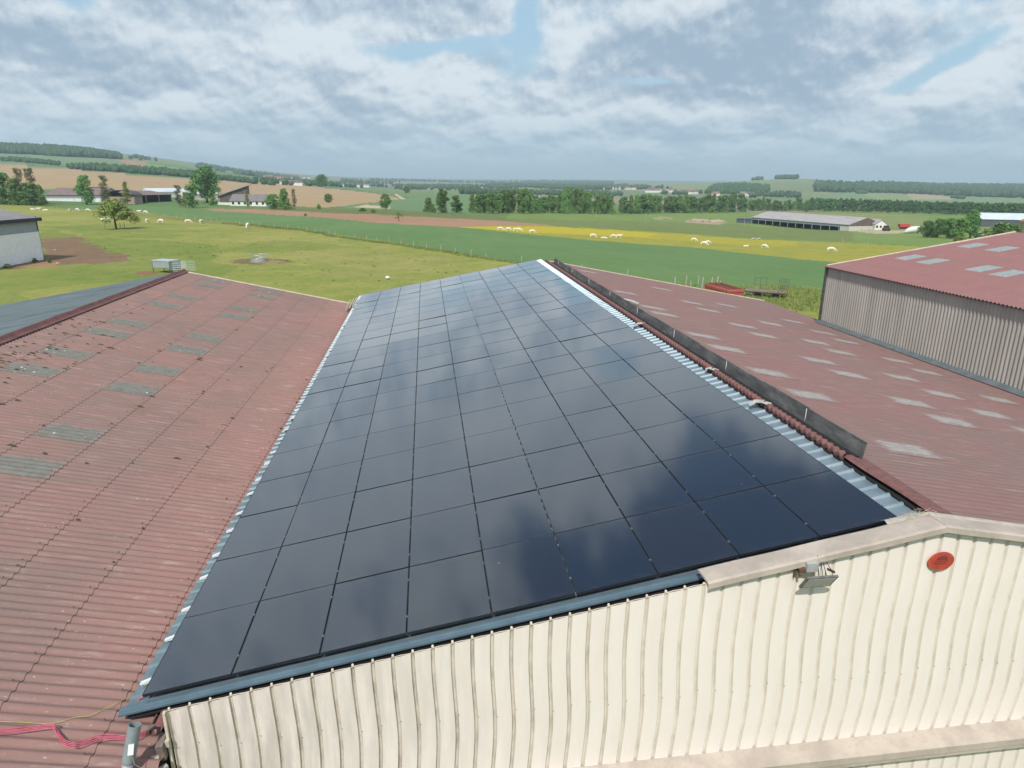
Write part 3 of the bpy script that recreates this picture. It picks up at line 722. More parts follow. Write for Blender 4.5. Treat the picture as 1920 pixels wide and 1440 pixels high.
# steel trapezoidal deck, ribs run up the slope, pitch .30 along y
def deck():
    prof = []; y = -.14; first = True
    ys = []; zs = []
    k = 0; yy = .0
    pts = [(-.14, 0)]
    while yy < LEN + .3:
        pts += [(yy + .13, 0), (yy + .152, .036), (yy + .185, .036), (yy + .207, 0)]
        yy += .30
    pts.append((LEN + .32, 0))
    rows = []
    for d in (.06, .5, 5, 10.0, 10.78):
        rows.append([(*(lambda q: (q[0],))(slope_pt(d, -.125 + h)), y_, slope_pt(d, -.125 + h)[1]) for y_, h in pts])
    mb = MB(); mb.strip(rows)
    # cut thickness at the lower and upper ends
    for d in (10.78,):
        mb.strip([[(slope_pt(d, -.125 + h)[0], y_, slope_pt(d, -.125 + h)[1]) for y_, h in pts], [(slope_pt(d, -.128 + h - .006)[0], y_, slope_pt(d, -.128 + h - .006)[1]) for y_, h in pts]])
    me2 = MB(); me2.strip([[(slope_pt(d, -.125 + h)[0], y_, slope_pt(d, -.125 + h)[1]) for y_, h in pts] for d in (-.24, .06)])
    P_(me2.build('eave_sheet', simple('blue_grey_eave_sheet', (.17, .235, .265), (.13, .185, .21), 3, .42, .25), mbn), mbn)
    return mb.build('steel_roof', M['steel'], mbn)
P_(deck(), mbn)
# black layer for the shade under the deck, so the ribs end over darkness
mb = MB(); q = lambda d, o: slope_pt(d, o)
mb.prism([q(-.2, -.16), q(10.7, -.16), q(10.7, -.24), q(-.2, -.24)], -.1, LEN + .2); P_(mb.build('underdeck_shade', M['void'], mbn), mbn)
# near edge flashing: flat, small crease, folded face
mb = MB()
a = [(-.30, -.118), (10.62, -.118)]
for (y0, o0, y1, o1) in ((-.02, -.083, -.080, -.083), (-.080, -.083, -.092, -.105), (-.092, -.105, -.150, -.110), (-.150, -.110, -.152, -.135)):
    mb.strip([[(q(d, o0)[0], y0, q(d, o0)[1]) for d in (-.28, 3.5, 7, 10.66)], [(q(d, o1)[0], y1, q(d, o1)[1]) for d in (-.28, 3.5, 7, 10.66)]])
P_(mb.build('edge_flashing', simple('blue_grey_flashing', (.125, .19, .235), (.10, .155, .195), 3, .38, .25), mbn), mbn)
# right-hand slope, weathered fibre cement
zr_ = lambda x: ZR - (x - XR) * TS
RLAPS = [10.72, 12.0, 13.25, 14.35, 15.5, 16.75, 18.05, 19.3, 20.6, 21.9, 23.2, 24.4]
P_(roof_courses('roof', RLAPS, -.16, 31.4, zr_, M['roof_right'], mbn, amp=.010, lap=.006, seg=6), mbn)
RSK = [(18.0, 15.7), (20.9, 19.4), (21.1, 17.7), (18.0, 14.1), (15.4, 11.4), (15.5, 9.7), (20.9, 14.6), (20.9, 13.0), (18.1, 10.8), (18.1, 9.1), (15.6, 7.1), (20.9, 9.8), (12, 6.0), (12.1, 8.0),
       (20.5, 21.9), (18.2, 19.3), (12.0, 2.6), (15.6, 5.6), (11.9, 17.6), (11.9, 16.1), (15.5, 22.1), (15.2, 20.1), (15.3, 16.8), (15.4, 15.1), (11.9, 12.4), (11.9, 10.6), (17.8, 23.9), (11.8, 21.3), (15.5, 26.3), (11.9, 28.7), (20.9, 8.0), (18.0, 5.8), (18, 7.2)]
for (x, y) in RSK: skylight(x, x + 1.0, y, y + .85, zr_, M['skylight_pale'], mbn, amp=.010, laps=RLAPS, lap=.006)
# raw upper ends of the old sheets: pink wavy edge overhanging a dark gap
ph = np.arange(-.16, 31.4, .177 / 6)
rows = []
for dx, dz, sc in ((10.735, .03, 1), (10.635, .055, 1), (10.615, .020, .9), (10.63, -.04, .6)):
    rows.append(np.stack([np.full_like(ph, dx), ph, ZR + .045 + dz + .040 * sc * np.cos(2 * PI * ph / .177)], -1))
e = rows_mesh('sheet_ends', [[r[ph > 1.95] for r in rows]]); P_(link('sheet_edge', e, mbn, M['red_edge']), mbn)
mb = MB(); mb.box((10.70, 15.6, 1.86), (.16, 31.4, .12)); P_(mb.build('ridge_gap_shade', M['void'], mbn), mbn)  # black box painted as the shade in the gap
# plain red ridge roll near the gable
mb = MB(); mb.strip([[(10.64 + .015 * math.sin(y * 3), y, 1.985), (10.68, y, 2.025), (10.80, y, 2.01), (11.05, y, 1.92)] for y in np.linspace(-.1, 1.98, 9)]); P_(mb.build('ridge_cap', M['red_edge'], mbn, True), mbn)
# dark upstanding ridge wing, left in lengths along the ridge
mb = MB(); y = 1.85; k = 0
while y < 29.85:
    y2 = min(y + 1.78, 29.85); lean = .012 * math.sin(k * 2.1); h = .285 + .01 * math.sin(k * 1.7)
    A_ = [(10.86, y, 1.99), (10.86, y2 - .012, 1.99), (10.905 + lean, y2 - .012, 1.99 + h), (10.905 + lean, y, 1.99 + h)]
    mb.quad(*A_); mb.quad(*[(p[0] + .022, p[1], p[2]) for p in reversed(A_)]); mb.quad(A_[3], A_[2], (A_[2][0] + .022, A_[2][1], A_[2][2]), (A_[3][0] + .022, A_[3][1], A_[3][2]))
    mb.quad(A_[0], A_[3], (A_[3][0] + .022, A_[3][1], A_[3][2]), (A_[0][0] + .022, A_[0][1], A_[0][2]))
    mb.quad(A_[1], A_[2], (A_[2][0] + .022, A_[2][1], A_[2][2]), (A_[1][0] + .022, A_[1][1], A_[1][2]))
    y = y2; k += 1
P_(fix_normals(mb.build('ridge_board', M['bitumen'], mbn)), mbn)
mb = MB(); y = 1.85; k = 0
while y < 29:
    y += 1.78; k += 1
    if k % 2 == 1: mb.box((10.875, y - .006, 2.135), (.012, .014, .27))
P_(mb.build('joint_strip', M['white_paint'], mbn), mbn)
mb = MB(); mb.strip([[(10.74, y, 1.97), (10.80, y, 2.03), (10.88, y, 2.0)] for y in np.linspace(1.9, 30, 60)]); P_(mb.build('ridge_shade_strip', M['void'], mbn), mbn)  # black strip standing for the shaded gap beside the ridge board
# bent pieces of loose flashing
def bent(path, wd, mat, lab):
    mb = MB(); rows = []
    for (x, y, z, a) in path: rows.append([(x - wd * .5 * math.cos(a), y - wd * .5 * math.sin(a), z), (x + wd * .5 * math.cos(a), y + wd * .5 * math.sin(a), z + .02)])
    mb.strip(rows); mb.strip([[(p[0], p[1], p[2] - .004) for p in r][::-1] for r in rows])
    P_(tag(mb.build('loose_flashing', mat, mbn), lab), mbn)
M['pale_sheet'] = simple('pale_bent_sheet', (.55, .53, .49), (.40, .39, .37), 6, .5, .2)
bent([(10.38, 4.90, 1.93, 1.35), (10.50, 4.88, 2.015, 1.4), (10.60, 4.80, 2.03, 1.2), (10.70, 4.62, 2.02, .8)], .15, M['pale_sheet'], 'pale bent sheet lying across the ridge nearest the gable')
bent([(10.50, 7.5, 1.98, 1.2), (10.60, 7.48, 2.02, .9), (10.70, 7.25, 2.01, .4)], .13, M['pale_sheet'], 'second bent sheet on the ridge')
bent([(10.35, 13.0, 1.90, 1.3), (10.52, 13.05, 1.99, 1.3), (10.68, 12.9, 2.02, 1.0)], .20, M['pale_sheet'], 'grey bent sheet crossing the ridge')
bent([(11.1, 18.6, 1.90, .3), (11.35, 18.2, 1.94, .3), (11.7, 17.9, 1.90, .5), (12.0, 17.7, 1.80, .6)], .14, M['pale_sheet'], 'pale curled strip on the red slope')
# verge trims far end, end walls
mb = MB(); mb.prism([(-.1, -.25), (10.7, 1.8), (24.2, -.8), (24.2, GZ), (-.1, GZ)], 31.0, 31.2); P_(mb.build('wall', M['grey_fibre'], mbn), mbn)
mb = MB(); mb.prism([(10.9, 1.95), (24.4, -.59), (24.4, -.66), (10.9, 1.88)], 31.4, 31.5); P_(mb.build('verge_trim', M['cream'], mbn), mbn)

# ---- ribbed gable cladding
WY = -.5
def top_z(x): return (.15 + (x - .52) * .1885) if x < 10.44 else (.15 + 9.92 * .1885 - (x - 10.44) * .1885)
def sway(x, z):   # sheets are a little oil-canned
    u = (z + .55); return (.55 + .06 * x) * .036 * math.exp(-(u / .55) ** 2) - (.5 + .06 * x) * .018 * math.exp(-((u + .85) / .35) ** 2) - (.4 + .05 * x) * .02 * math.exp(-((u - 1.1) / .5) ** 2)
def cladding(x0, x1, ztop, zbot, first_rib, y, name):
    pitch = .2488; ribs = []; mb = MB(); rb = MB()
    k = 0; cols = []   # (x, dy)
    xs = [x0]; kk = math.ceil((x0 - first_rib) / pitch - 1e-6)
    prof = [(x0, 0, 0)]
    while first_rib + kk * pitch < x1:
        c = first_rib + kk * pitch; hw = .024 + .0006 * c; prof += [(c - hw, 0, 0), (c - .012, -.032, 1), (c + .012, -.032, 1), (c + hw, 0, 0), (c + .085, .003, 0), (c + .165, .003, 0)]; kk += 1
    prof.append((x1, 0, 0)); prof = sorted([p for p in prof if x0 <= p[0] <= x1])
    nz = 14; rows = []
    for i in range(nz + 1):
        r = []
        for (x, dy, s) in prof:
            zt = ztop(x); z = zt + (zbot(x) - zt) * i / nz; dent = .0
            if i == 0 and s: z += .012
            r.append((x + sway(x, z), y - dy, z))
        rows.append(r)
    mb.strip(rows[::-1])
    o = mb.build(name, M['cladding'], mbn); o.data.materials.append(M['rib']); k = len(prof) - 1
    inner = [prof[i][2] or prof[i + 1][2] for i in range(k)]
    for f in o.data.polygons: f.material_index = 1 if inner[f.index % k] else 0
    return o
LEDGE = lambda x: -1.375 + (x - 6) * .010
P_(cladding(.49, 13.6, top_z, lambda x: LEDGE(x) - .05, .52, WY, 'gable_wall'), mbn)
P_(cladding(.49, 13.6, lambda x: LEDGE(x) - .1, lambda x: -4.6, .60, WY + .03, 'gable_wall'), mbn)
for k in range(54):
    c = .52 + .2488 * k + .03
    if c > 13.3: break
    zz = -.42 + .05 * math.sin(k * 1.9) + c * .02; mb = MB(); mb.tube([(c + sway(c, zz), WY - .001, zz), (c + sway(c, zz), WY - .007, zz)], .0065, 6); P_(mb.build('screw', M['wood_grey'], mbn), mbn)
# folded lip along the open top of the cladding and white rib ends
for k in range(28):
    c = .52 + .2488 * k; z = top_z(c) + .012; mb = MB()
    if c > 7.2: break
    mb.tube([(c + sway(c, z), WY + .030, z - .02), (c + sway(c, z), WY + .034, z + .014)], [.019, .013], 8); P_(mb.build('rib_end', M['cream'], mbn, True), mbn)
mb = MB(); rows = [[(x + sway(x, 1), WY + .004, top_z(x) + .004 * math.sin(x * 25)) for x in np.arange(.49, 7.3, .0622)], [(x + sway(x, 1), WY + .030, top_z(x) + .004 * math.sin(x * 25) - .006) for x in np.arange(.49, 7.3, .0622)]]
mb.strip(rows); P_(mb.build('top_fold', M['cream'], mbn), mbn)
# black backing stands for the shade behind the open strip; timber rafter
mb = MB(); mb.prism([(.35, GZ), (13.9, GZ), (13.9, -.8), (13.9, 1.1), (10.7, 1.74), (.35, -.22)], -.40, -.30); P_(mb.build('wall', M['void'], mbn), mbn)
mb = MB(); mb.prism([(.5, -.12), (7.3, 1.16), (7.3, 1.05), (.5, -.24)], -.29, -.20); P_(mb.build('rafter', M['wood_grey'], mbn), mbn)
# side wall at the left end of the gable and a return on the corner
mb = MB(); mb.box((.475, WY - .012, -2.3), (.03, .05, 4.9)); P_(mb.build('corner_trim', M['cream'], mbn), mbn)
# beige capping over the upper half of the gable
def capping(x0, x1, z0, z1, name, flip=False):
    # section in (y, dz): back up-leg, top, front fascia, drip
    sec = [(-.20, .055), (-.24, .078), (-.55, .094), (-.588, .080), (-.592, .006), (-.575, -.008), (-.583, .0), (-.584, .070), (-.24, .06)]
    mb = MB(); n = 26; rows = []
    for i in range(n + 1):
        u = i / n; x = x0 + (x1 - x0) * u; z = z0 + (z1 - z0) * u + .003 * math.sin(x * 5.1)
        rows.append([(x, a, z + b) for a, b in sec])
    mb.strip(rows)
    return mb.build(name, M['trim'], mbn)
zc = lambda x: 1.395 + (x - 7.25) * .1885
P_(capping(7.25, 10.46, zc(7.25), zc(10.46), 'verge_capping'), mbn)
P_(capping(10.44, 13.9, zc(10.46) + .002, zc(10.46) - 3.44 * .1885, 'verge_capping'), mbn)
mb = MB(); mb.strip([[(x, -.20, zc(min(x, 20.92 - x)) + .05), (x, -.12, zc(min(x, 20.92 - x)) + .075), (x, -.05, zc(min(x, 20.92 - x)) + .03)] for x in np.linspace(9.9, 13.9, 20)]); P_(mb.build('mortar_fillet', M['concrete'], mbn, True), mbn)
# ledge across the gable
def ledge():
    sec = [(-.50, .035), (-.52, .03), (-.74, -.045), (-.755, -.06), (-.757, -.17), (-.735, -.185), (-.70, -.185), (-.70, -.20), (-.725, -.215), (-.727, -.255), (-.705, -.262), (-.50, -.262)]
    mb = MB(); mb.strip([[(x, a, LEDGE(x) + b) for a, b in sec] for x in np.linspace(.45, 13.9, 40)]); return mb.build('ledge', M['trim'], mbn)
P_(ledge(), mbn)

# ================================================================ RIGHT BARN
rbn = empty('farm_barn', (32, 8, GZ), 0, 'tall barn at the right with red corrugated roof and long grey corrugated wall', 'barn')
S3 = .15754; zq = lambda x: 2.40 + (x - 23.64) * S3
xs3 = [33.7, 32.5, 31.2, 30.0, 28.7, 27.5, 26.2, 24.9, 23.55]
P_(roof_courses('roof', xs3, -14, 24.05, zq, M['roof_new'], rbn, lap=.006, seg=8), rbn)
P_(fixings('bolt_row', [24.9, 27.5, 30.0], 0, 24, lambda x: zq(x) + .004, rbn), rbn)
zq2 = lambda x: 2.40 + (33.7 - 23.64) * S3 - (x - 33.7) * S3
P_(link('roof', rows_mesh('roof', [wave_sheet(33.7, 43.8, -14, 24.05, zq2, .024, lap=0)]), rbn, M['roof_new']), rbn)
# dark sheet edge and closure under the eave
ph = np.arange(-14, 24.05, .177 / 8); cz = .024 * np.cos(2 * PI * ph / .177)
e = rows_mesh('eave', [[np.stack([np.full_like(ph, 23.488), ph, zq(23.488) + .006 + cz], -1), np.stack([np.full_like(ph, 23.50), ph, zq(23.5) - .02 + cz], -1), np.stack([np.full_like(ph, 23.80), ph, zq(23.8) - .05 + cz], -1)]])
P_(link('eave_edge', e, rbn, M['post_dark']), rbn)
mb = MB(); mb.box((23.60, 5, 2.33), (.07, 37.8, .035)); P_(mb.build('eave_rail', M['zinc'], rbn), rbn)
ph = np.arange(-14, 24.0, .177 / 8); wv_ = .024 * np.cos(2 * PI * ph / .177)
rr_ = [np.stack([23.67 + wv_, ph, np.full_like(ph, z)], -1) for z in (-.62, 2.36)]
P_(link('wall', rows_mesh('wall', [rr_[::-1]]), rbn, M['grey_fibre']), rbn)
mb = MB(); mb.box((23.93, 5, -3.4), (.1, 37.8, 5.6)); P_(mb.build('wall', M['concrete'], rbn), rbn)
mb = MB(); mb.prism([(23.7, GZ), (43.6, GZ), (43.6, 2.35), (33.7, 3.9), (23.7, 2.34)], 23.85, 23.95); P_(mb.build('wall', M['grey_fibre'], rbn), rbn)
mb = MB(); mb.box((23.66, 24.03, -.15), (.14, .16, 4.96)); P_(mb.build('corner_post', M['post_dark'], rbn), rbn)
mb = MB(); mb.prism([(23.7, 2.45), (33.7, 4.05), (33.7, 3.93), (23.7, 2.33)], 24.05, 24.17); P_(mb.build('verge_trim', M['cream'], rbn), rbn)
for (x, y) in [(26.45, 22.1), (26.4, 20.6), (29.8, 22.3), (29.8, 20.6), (26.5, 17.7), (26.4, 16.2), (29.8, 17.7), (29.8, 16.2), (26.4, 13.0), (26.4, 11.4)]:
    skylight(x, x + 1.1, y, y + .85, zq, M['skylight_blue'], rbn, sink=.009)
# apron flashing at the foot of the grey wall (belongs to the tall barn)
mb = MB(); mb.strip([[(23.65, y, -.31 + .004 * math.sin(y * 4)), (23.61, y, -.33), (23.38, y, zr_(23.38) + .045), (23.32, y, zr_(23.32) + .03)] for y in np.linspace(-14, 24.05, 90)]); P_(mb.build('apron_flashing', M['zinc'], rbn), rbn)

# ================================================================ SOLAR PANELS
PW, PL = 1.143, 1.6029
def ring_mesh():
    mb = MB(); t_ = .009; h = .035
    for (cx, cy, dx, dy) in ((PW / 2, t_ / 2, PW, t_), (PW / 2, PL - t_ / 2, PW, t_), (t_ / 2, PL / 2, t_, PL - 2 * t_), (PW - t_ / 2, PL / 2, t_, PL - 2 * t_)): mb.box((cx, cy, -h / 2), (dx, dy, h))
    return mb.mesh('panel_frame')
def glass_mesh():
    mb = MB(); mb.box((PW / 2, PL / 2, -.006), (PW - .018, PL - .018, .007)); return mb.mesh('panel_glass')
def clamp_mesh():
    mb = MB(); mb.box((0, 0, .001), (.026, .030, .005)); mb.box((0, 0, -.02), (.008, .030, .04)); mb.tube([(0, 0, .003), (0, 0, .011)], .0065, 6); return mb.mesh('clamp')
def rail_mesh():
    mb = MB(); mb.prism([(-.16, -.085), (.02, -.085), (.02, -.045), (-.03, -.038), (-.16, -.062)], -.028, .028); return mb.mesh('rail_end')
FM, GM, CM, RM = ring_mesh(), glass_mesh(), clamp_mesh(), rail_mesh()
FM.materials.append(M['black_plastic']); GM.materials.append(M['glass']); CM.materials.append(simple('clamp_grey', (.30, .32, .34), (.22, .24, .26), 12, .45, .5)); RM.materials.append(simple('bright_rail', (.85, .87, .88), (.75, .77, .8), 8, .5, .2))
ORD = ['first', 'second', 'third', 'fourth', 'fifth', 'sixth', 'seventh', 'eighth', 'ninth', 'tenth', 'eleventh', 'twelfth', 'thirteenth', 'fourteenth', 'fifteenth', 'sixteenth', 'seventeenth', 'eighteenth', 'nineteenth', 'twentieth']
ROWT = [0, 0, 0, .003, .002, 0, .003, -.004, .002, 0, .004, -.003, 0, .007, 0, .003, 0, -.003, .002, 0]
for i in range(9):
    for j in range(20):
        x, z = slope_pt(i * 1.154 + .0055, 0)
        p = bpy.data.objects.new('solar_panel', None); col.objects.link(p); p.empty_display_size = .2
        p.location = (x, j * 1.6109 + .004, z)
        Rm = Matrix.Rotation(-SL, 4, 'Y') @ Matrix.Rotation(max(-.004, min(.004, random.gauss(0, .0025))) + ROWT[j], 4, 'X') @ Matrix.Rotation(max(-.005, min(.005, random.gauss(0, .0035))), 4, 'Y')
        p.rotation_euler = Rm.to_euler()
        where = 'column by the left eave' if i == 0 else ('column by the ridge' if i == 8 else ORD[i] + ' column from left eave')
        row = 'nearest the cream gable' if j == 0 else ('at the far end' if j == 19 else 'in ' + ORD[j] + ' row from gable')
        tag(p, 'solar panel %s, %s' % (row, where), 'solar panel', 'solar panels laid in a grid on the steel roof slope')
        link('panel_frame', FM, p); link('panel_glass', GM, p)
        for fy in (.22, .78):
            c = link('clamp', CM, p); c.location = (PW + .0055, PL * fy, 0)
            if i == 0:
                c = link('rail_end', RM, p); c.location = (-.02, PL * fy, 0)

# ================================================================ FITTINGS ON THE GABLE
fx = empty('floodlight', (8.62, -.56, 1.60), 0, 'grey rectangular floodlight under the beige capping of the cream gable', 'floodlight')
def loc_tilt(a): return Matrix.Rotation(a, 3, 'X')
T = loc_tilt(math.radians(122))
mb = MB(); mb.box((.03, -.17, -.10), (.42, .27, .028), T)
for k in range(9): mb.box((-.13 + k * .038, -.145, -.085), (.010, .15, .03), T)
housing = mb.build('housing', simple('grey_housing', (.16, .155, .145), (.10, .10, .095), 8, .5), fx)
mb = MB(); mb.box((.03, -.183, -.108), (.37, .215, .008), T); mb.build('lens', simple('lamp_lens', (.34, .34, .32), (.28, .28, .27), 20, .25), fx)
mb = MB(); mb.box((-.17, -.04, -.02), (.02, .12, .03), Matrix.Rotation(.7, 3, 'X')); mb.box((.23, -.10, .0), (.012, .16, .03), Matrix.Rotation(-.3, 3, 'X')); mb.box((-.12, -.03, .0), (.12, .08, .05)); mb.box((-.19, .02, -.06), (.02, .02, .16)); mb.build('bracket', M['rust'], fx)
mb = MB(); mb.box((-.02, -.05, .05), (.15, .08, .12)); fix_normals(mb.build('junction_box', simple('junction_grey', (.42, .44, .41), (.36, .37, .35), 8, .5), fx))
mb = MB()
for dx, ex in ((.08, .06), (.12, .11), (.15, .15), (.17, .24)): mb.tube([(dx, .0, .17), (dx + (ex - dx) * .3, -.03, .09), (ex, -.10, .0), (ex, -.14, -.08)], .0045, 6)
mb.build('cable', M['black_plastic'], fx)
# oval red plaque (its worn print is illegible; darker shapes only)
pl = empty('plaque', (10.50, WY - .036, 1.545), 0, 'red oval plaque with worn dark print fixed near the apex of the cream gable', 'sign')
mb = MB(); mb.prism([(.188 * math.cos(a), .140 * math.sin(a)) for a in np.linspace(0, 2 * PI, 40, endpoint=False)], -.004, .004); fix_normals(mb.build('plate', simple('red_enamel', (.52, .075, .045), (.40, .06, .04), 9, .4, dirt=(.25, .05, .04), dirt_scale=8, dirt_amt=.5), pl))
mb = MB(); N = 40
for k in range(N):
    a, b = 2 * PI * k / N, 2 * PI * (k + 1) / N
    mb.quad((.176 * math.cos(a), -.0055, .129 * math.sin(a)), (.176 * math.cos(b), -.0055, .129 * math.sin(b)), (.169 * math.cos(b), -.0055, .123 * math.sin(b)), (.169 * math.cos(a), -.0055, .123 * math.sin(a)))
mb.build('rim_line', simple('faded_red', (.58, .16, .10), (.5, .12, .08), 9, .5), pl)
mb = MB()
mb.poly([(-.075, -.006, .02), (.085, -.006, .02), (.085, -.006, .060), (.045, -.006, .078), (-.02, -.006, .078), (-.075, -.006, .045)])
for x0, x1, z in ((-.115, -.085, .005), (-.075, -.03, .005), (-.022, .03, .003), (.038, .10, .004), (-.10, -.05, -.028), (-.04, .01, -.029), (.02, .075, -.028)): mb.quad((x0, -.006, z - .010), (x1, -.006, z - .010), (x1, -.006, z + .008), (x0, -.006, z + .008))
mb.build('print', simple('worn_print', (.16, .03, .03), (.24, .045, .04), 20, .6), pl)
# straw tuft at the apex
mb = MB()
for _ in range(80):
    x = 10.32 + random.gauss(0, .13); y = -.18 + random.gauss(0, .05); z = zc(min(x, 20.92 - x)) + .10
    a = random.uniform(0, 2 * PI); e = random.uniform(-.1, .5); L = random.uniform(.03, .09)
    mb.tube([(x, y, z), (x + L * math.cos(a) * .9, y + L * math.sin(a) * .3, z + L * e)], .0028, 3)
tag(mb.build('straw', simple('straw', (.48, .42, .32), (.36, .31, .24), 9, .9)), 'loose straw caught on the apex of the capping above the red plaque', 'straw', kind='stuff')

# ================================================================ BOTTOM LEFT CORNER
vp = empty('vent_pipe', (.13, -.86, -.36), 0, 'grey plastic pipe standing on the left roof beside the cream gable corner', 'pipe')
top = Vector((.10, .13, .56)); base = Vector((-.07, -.10, -.25)); d = (top - base)
def along(k): return base + d * k
mb = MB(); mb.tube([base, along(.5)], .062, 24); mb.build('pipe', M['pvc2'], vp, True)
mb = MB()
n = 24
def ringpts(c, ax, r):
    a = ax.cross(Vector((0, 1, 0))).normalized(); b = ax.cross(a).normalized(); return [c + (a * math.cos(2 * PI * k / n) + b * math.sin(2 * PI * k / n)) * r for k in range(n)]
ax = d.normalized(); secs = [(along(.46), .065), (along(.50), .072), (along(1.0), .072), (along(1.0), .065), (along(.80), .065)]
rows = [ringpts(c, ax, r) for c, r in secs]; mb.strip([r + [r[0]] for r in rows]); mb.poly(rows[-1]); fix_normals(mb.build('socket', M['pvc'], vp))
mb = MB(); mb.box(along(.72) + Vector((.025, -.078, 0)), (.060, .012, .125), Matrix.Rotation(.35, 3, 'Z') @ Matrix.Rotation(-.3, 3, 'X') @ Matrix.Rotation(.2, 3, 'Y')); mb.build('tag', simple('white_tag', (.82, .84, .84), (.78, .8, .8), 5, .4), vp)
mb = MB(); q0 = along(.6) + Vector((.05, -.06, 0)); mb.tube([q0, q0 + Vector((.015, -.01, -.10)), q0 + Vector((.07, .02, -.20)), q0 + Vector((.20, .06, -.28))], .004, 6); mb.build('tie', simple('grey_tie', (.4, .38, .34)), vp)
def on_left(px, py, lift=0.03):
    v = px_dir(px, py); nn = np.array([TL, 0, 1]); d0 = LZR + LXR * TL + lift + .03
    k = (d0 - nn @ CAM) / (nn @ v); return Vector(CAM + v * k)
def smooth_path(pts, sub=6):
    out = []
    P = [pts[0]] + pts + [pts[-1]]
    for i in range(1, len(P) - 2):
        for k in range(sub):
            u = k / sub; a, b, c, d_ = P[i - 1], P[i], P[i + 1], P[i + 2]
            out.append(.5 * ((2 * b) + (c - a) * u + (2 * a - 5 * b + 4 * c - d_) * u * u + (3 * b - a - 3 * c + d_) * u ** 3))
    out.append(pts[-1]); return out
cab_px = [(-90, 1378), (0, 1372), (50, 1367), (96, 1362), (107, 1372), (118, 1390), (140, 1397), (160, 1392), (188, 1383), (215, 1382), (240, 1384), (262, 1380), (281, 1368)]
names = ['uppermost', 'second', 'third', 'lowermost']
for c in range(4):
    pts = [on_left(px, py + (c - 1.5) * (3.3 if 3 < k < 9 else 2.7), .028 + .006 * (c % 2) + (.03 if px == 96 else 0)) for k, (px, py) in enumerate(cab_px)]
    mb = MB(); mb.tube(smooth_path(pts), .0058, 8)
    tag(mb.build('conduit', M['conduit'], None, True), '%s of the pink conduits running over the red roof to the gable corner' % names[c], 'conduit', 'pink conduits running together over the left roof')
mb = MB(); pts = [on_left(px, py, .02) for px, py in [(-60, 1352), (0, 1353), (40, 1354), (85, 1357), (115, 1352), (145, 1344), (165, 1342), (190, 1332), (225, 1315), (255, 1298)]] + [Vector((-.02, .30, -.05)), Vector((.03, .36, -.07))]
mb.tube(smooth_path(pts), .0034, 6); tag(mb.build('earth_wire', M['wire'], None, True), 'thin yellow green earth wire curving from the panels over the red roof', 'wire')
mb = MB()
for c in range(3): mb.tube([(-.16, .06 + c * .02, -.20), (-.08, .10 + c * .02, -.13 - .006 * c), (.06, .13 + c * .02, -.09)], .009, 8)
tag(mb.build('conduit', M['conduit'], None, True), 'short pink conduit ends poking out from under the corner solar panel', 'conduit')
# junk at the valley end
mb = MB(); mb.box((.30, -.42, -.13), (.24, .07, .025), Matrix.Rotation(.12, 3, 'Y') @ Matrix.Rotation(.5, 3, 'Z')); mb.box((.40, -.52, -.35), (.085, .20, .26), Matrix.Rotation(.2, 3, 'X'))
tag(fix_normals(mb.build('board', M['wood_grey'])), 'weathered grey boards at the left foot of the cream gable wall', 'board')
mb = MB(); mb.strip([[(.20 + .05 * math.sin(a) * .4, y, -.26 + .06 * math.cos(a)) for a in np.linspace(-1.5, 1.5, 7)] for y in (-.42, -.12)]); mb.strip([[(.38 + .09 * math.sin(a), y, -.12 + .05 * math.cos(a)) for a in np.linspace(-1.5, 1.5, 7)] for y in (-.50, -.20)])
tag(mb.build('ridge_tile', M['red_edge'], None, True), 'broken red ridge tiles tucked beneath the steel flashing at the gable corner', 'tile')
mb = MB(); mb.box((.33, -.62, -.42), (.10, .12, .05), Matrix.Rotation(.3, 3, 'Z')); mb.box((.43, -.70, -.52), (.12, .06, .05), Matrix.Rotation(.8, 3, 'Z')); mb.box((.47, -.55, -.28), (.05, .05, .09))
tag(fix_normals(mb.build('rubble', M['concrete'])), 'small pale lumps of mortar between the boards and the cream gable', 'rubble')
# posts / rails at the far end of the valley
mb = MB()
for x, y in ((-.44, 30.1), (-.30, 30.6), (-.18, 30.9)): mb.tube([(x, y - 2.4, -.05), (x, y, .03)], .035, 6)
P_(mb.build('gutter_rail', M['concrete'], lb), lb)

# ================================================================ LANDSCAPE OBJECTS
def leaf_mat(name, a, b_, trans=.0):
    m, t, b = new_mat(name)
    P = coords(t, 'Object'); info = t.new('ShaderNodeObjectInfo')
    n = t.noise(P, 1.1, 4, .6); n2 = t.noise(P, 7, 3, .6)
    c = t.mix(t.ramp(t.math('ADD', t.math('MULTIPLY', n, .6), t.math('MULTIPLY', n2, .4)), .38, .62), a, b_)
    hs = t.new('ShaderNodeHueSaturation'); t.put(hs.inputs['Color'], c)
    t.put(hs.inputs['Hue'], t.math('ADD', .485, t.math('MULTIPLY', info.outputs['Random'], .03)))
    t.put(hs.inputs['Value'], t.math('ADD', .78, t.math('MULTIPLY', info.outputs['Random'], .45)))
    t.put(b.inputs['Base Color'], hs.outputs[0]); b.inputs['Roughness'].default_value = .8; b.inputs['Specular IOR Level'].default_value = .2
    return m
M['leaf'] = leaf_mat('leaf_green', (.10, .20, .05), (.19, .31, .09))
M['leaf_dark'] = leaf_mat('leaf_dark_green', (.070, .150, .042), (.15, .26, .078))
M['leaf_olive'] = leaf_mat('leaf_olive', (.15, .19, .045), (.28, .32, .09))
M['leaf_dry'] = leaf_mat('leaf_brownish', (.13, .13, .055), (.24, .22, .10))
M['forest'] = leaf_mat('forest_green', (.075, .16, .062), (.14, .24, .09))
M['bark'] = simple('bark', (.12, .095, .07), (.07, .055, .04), 6, .9)

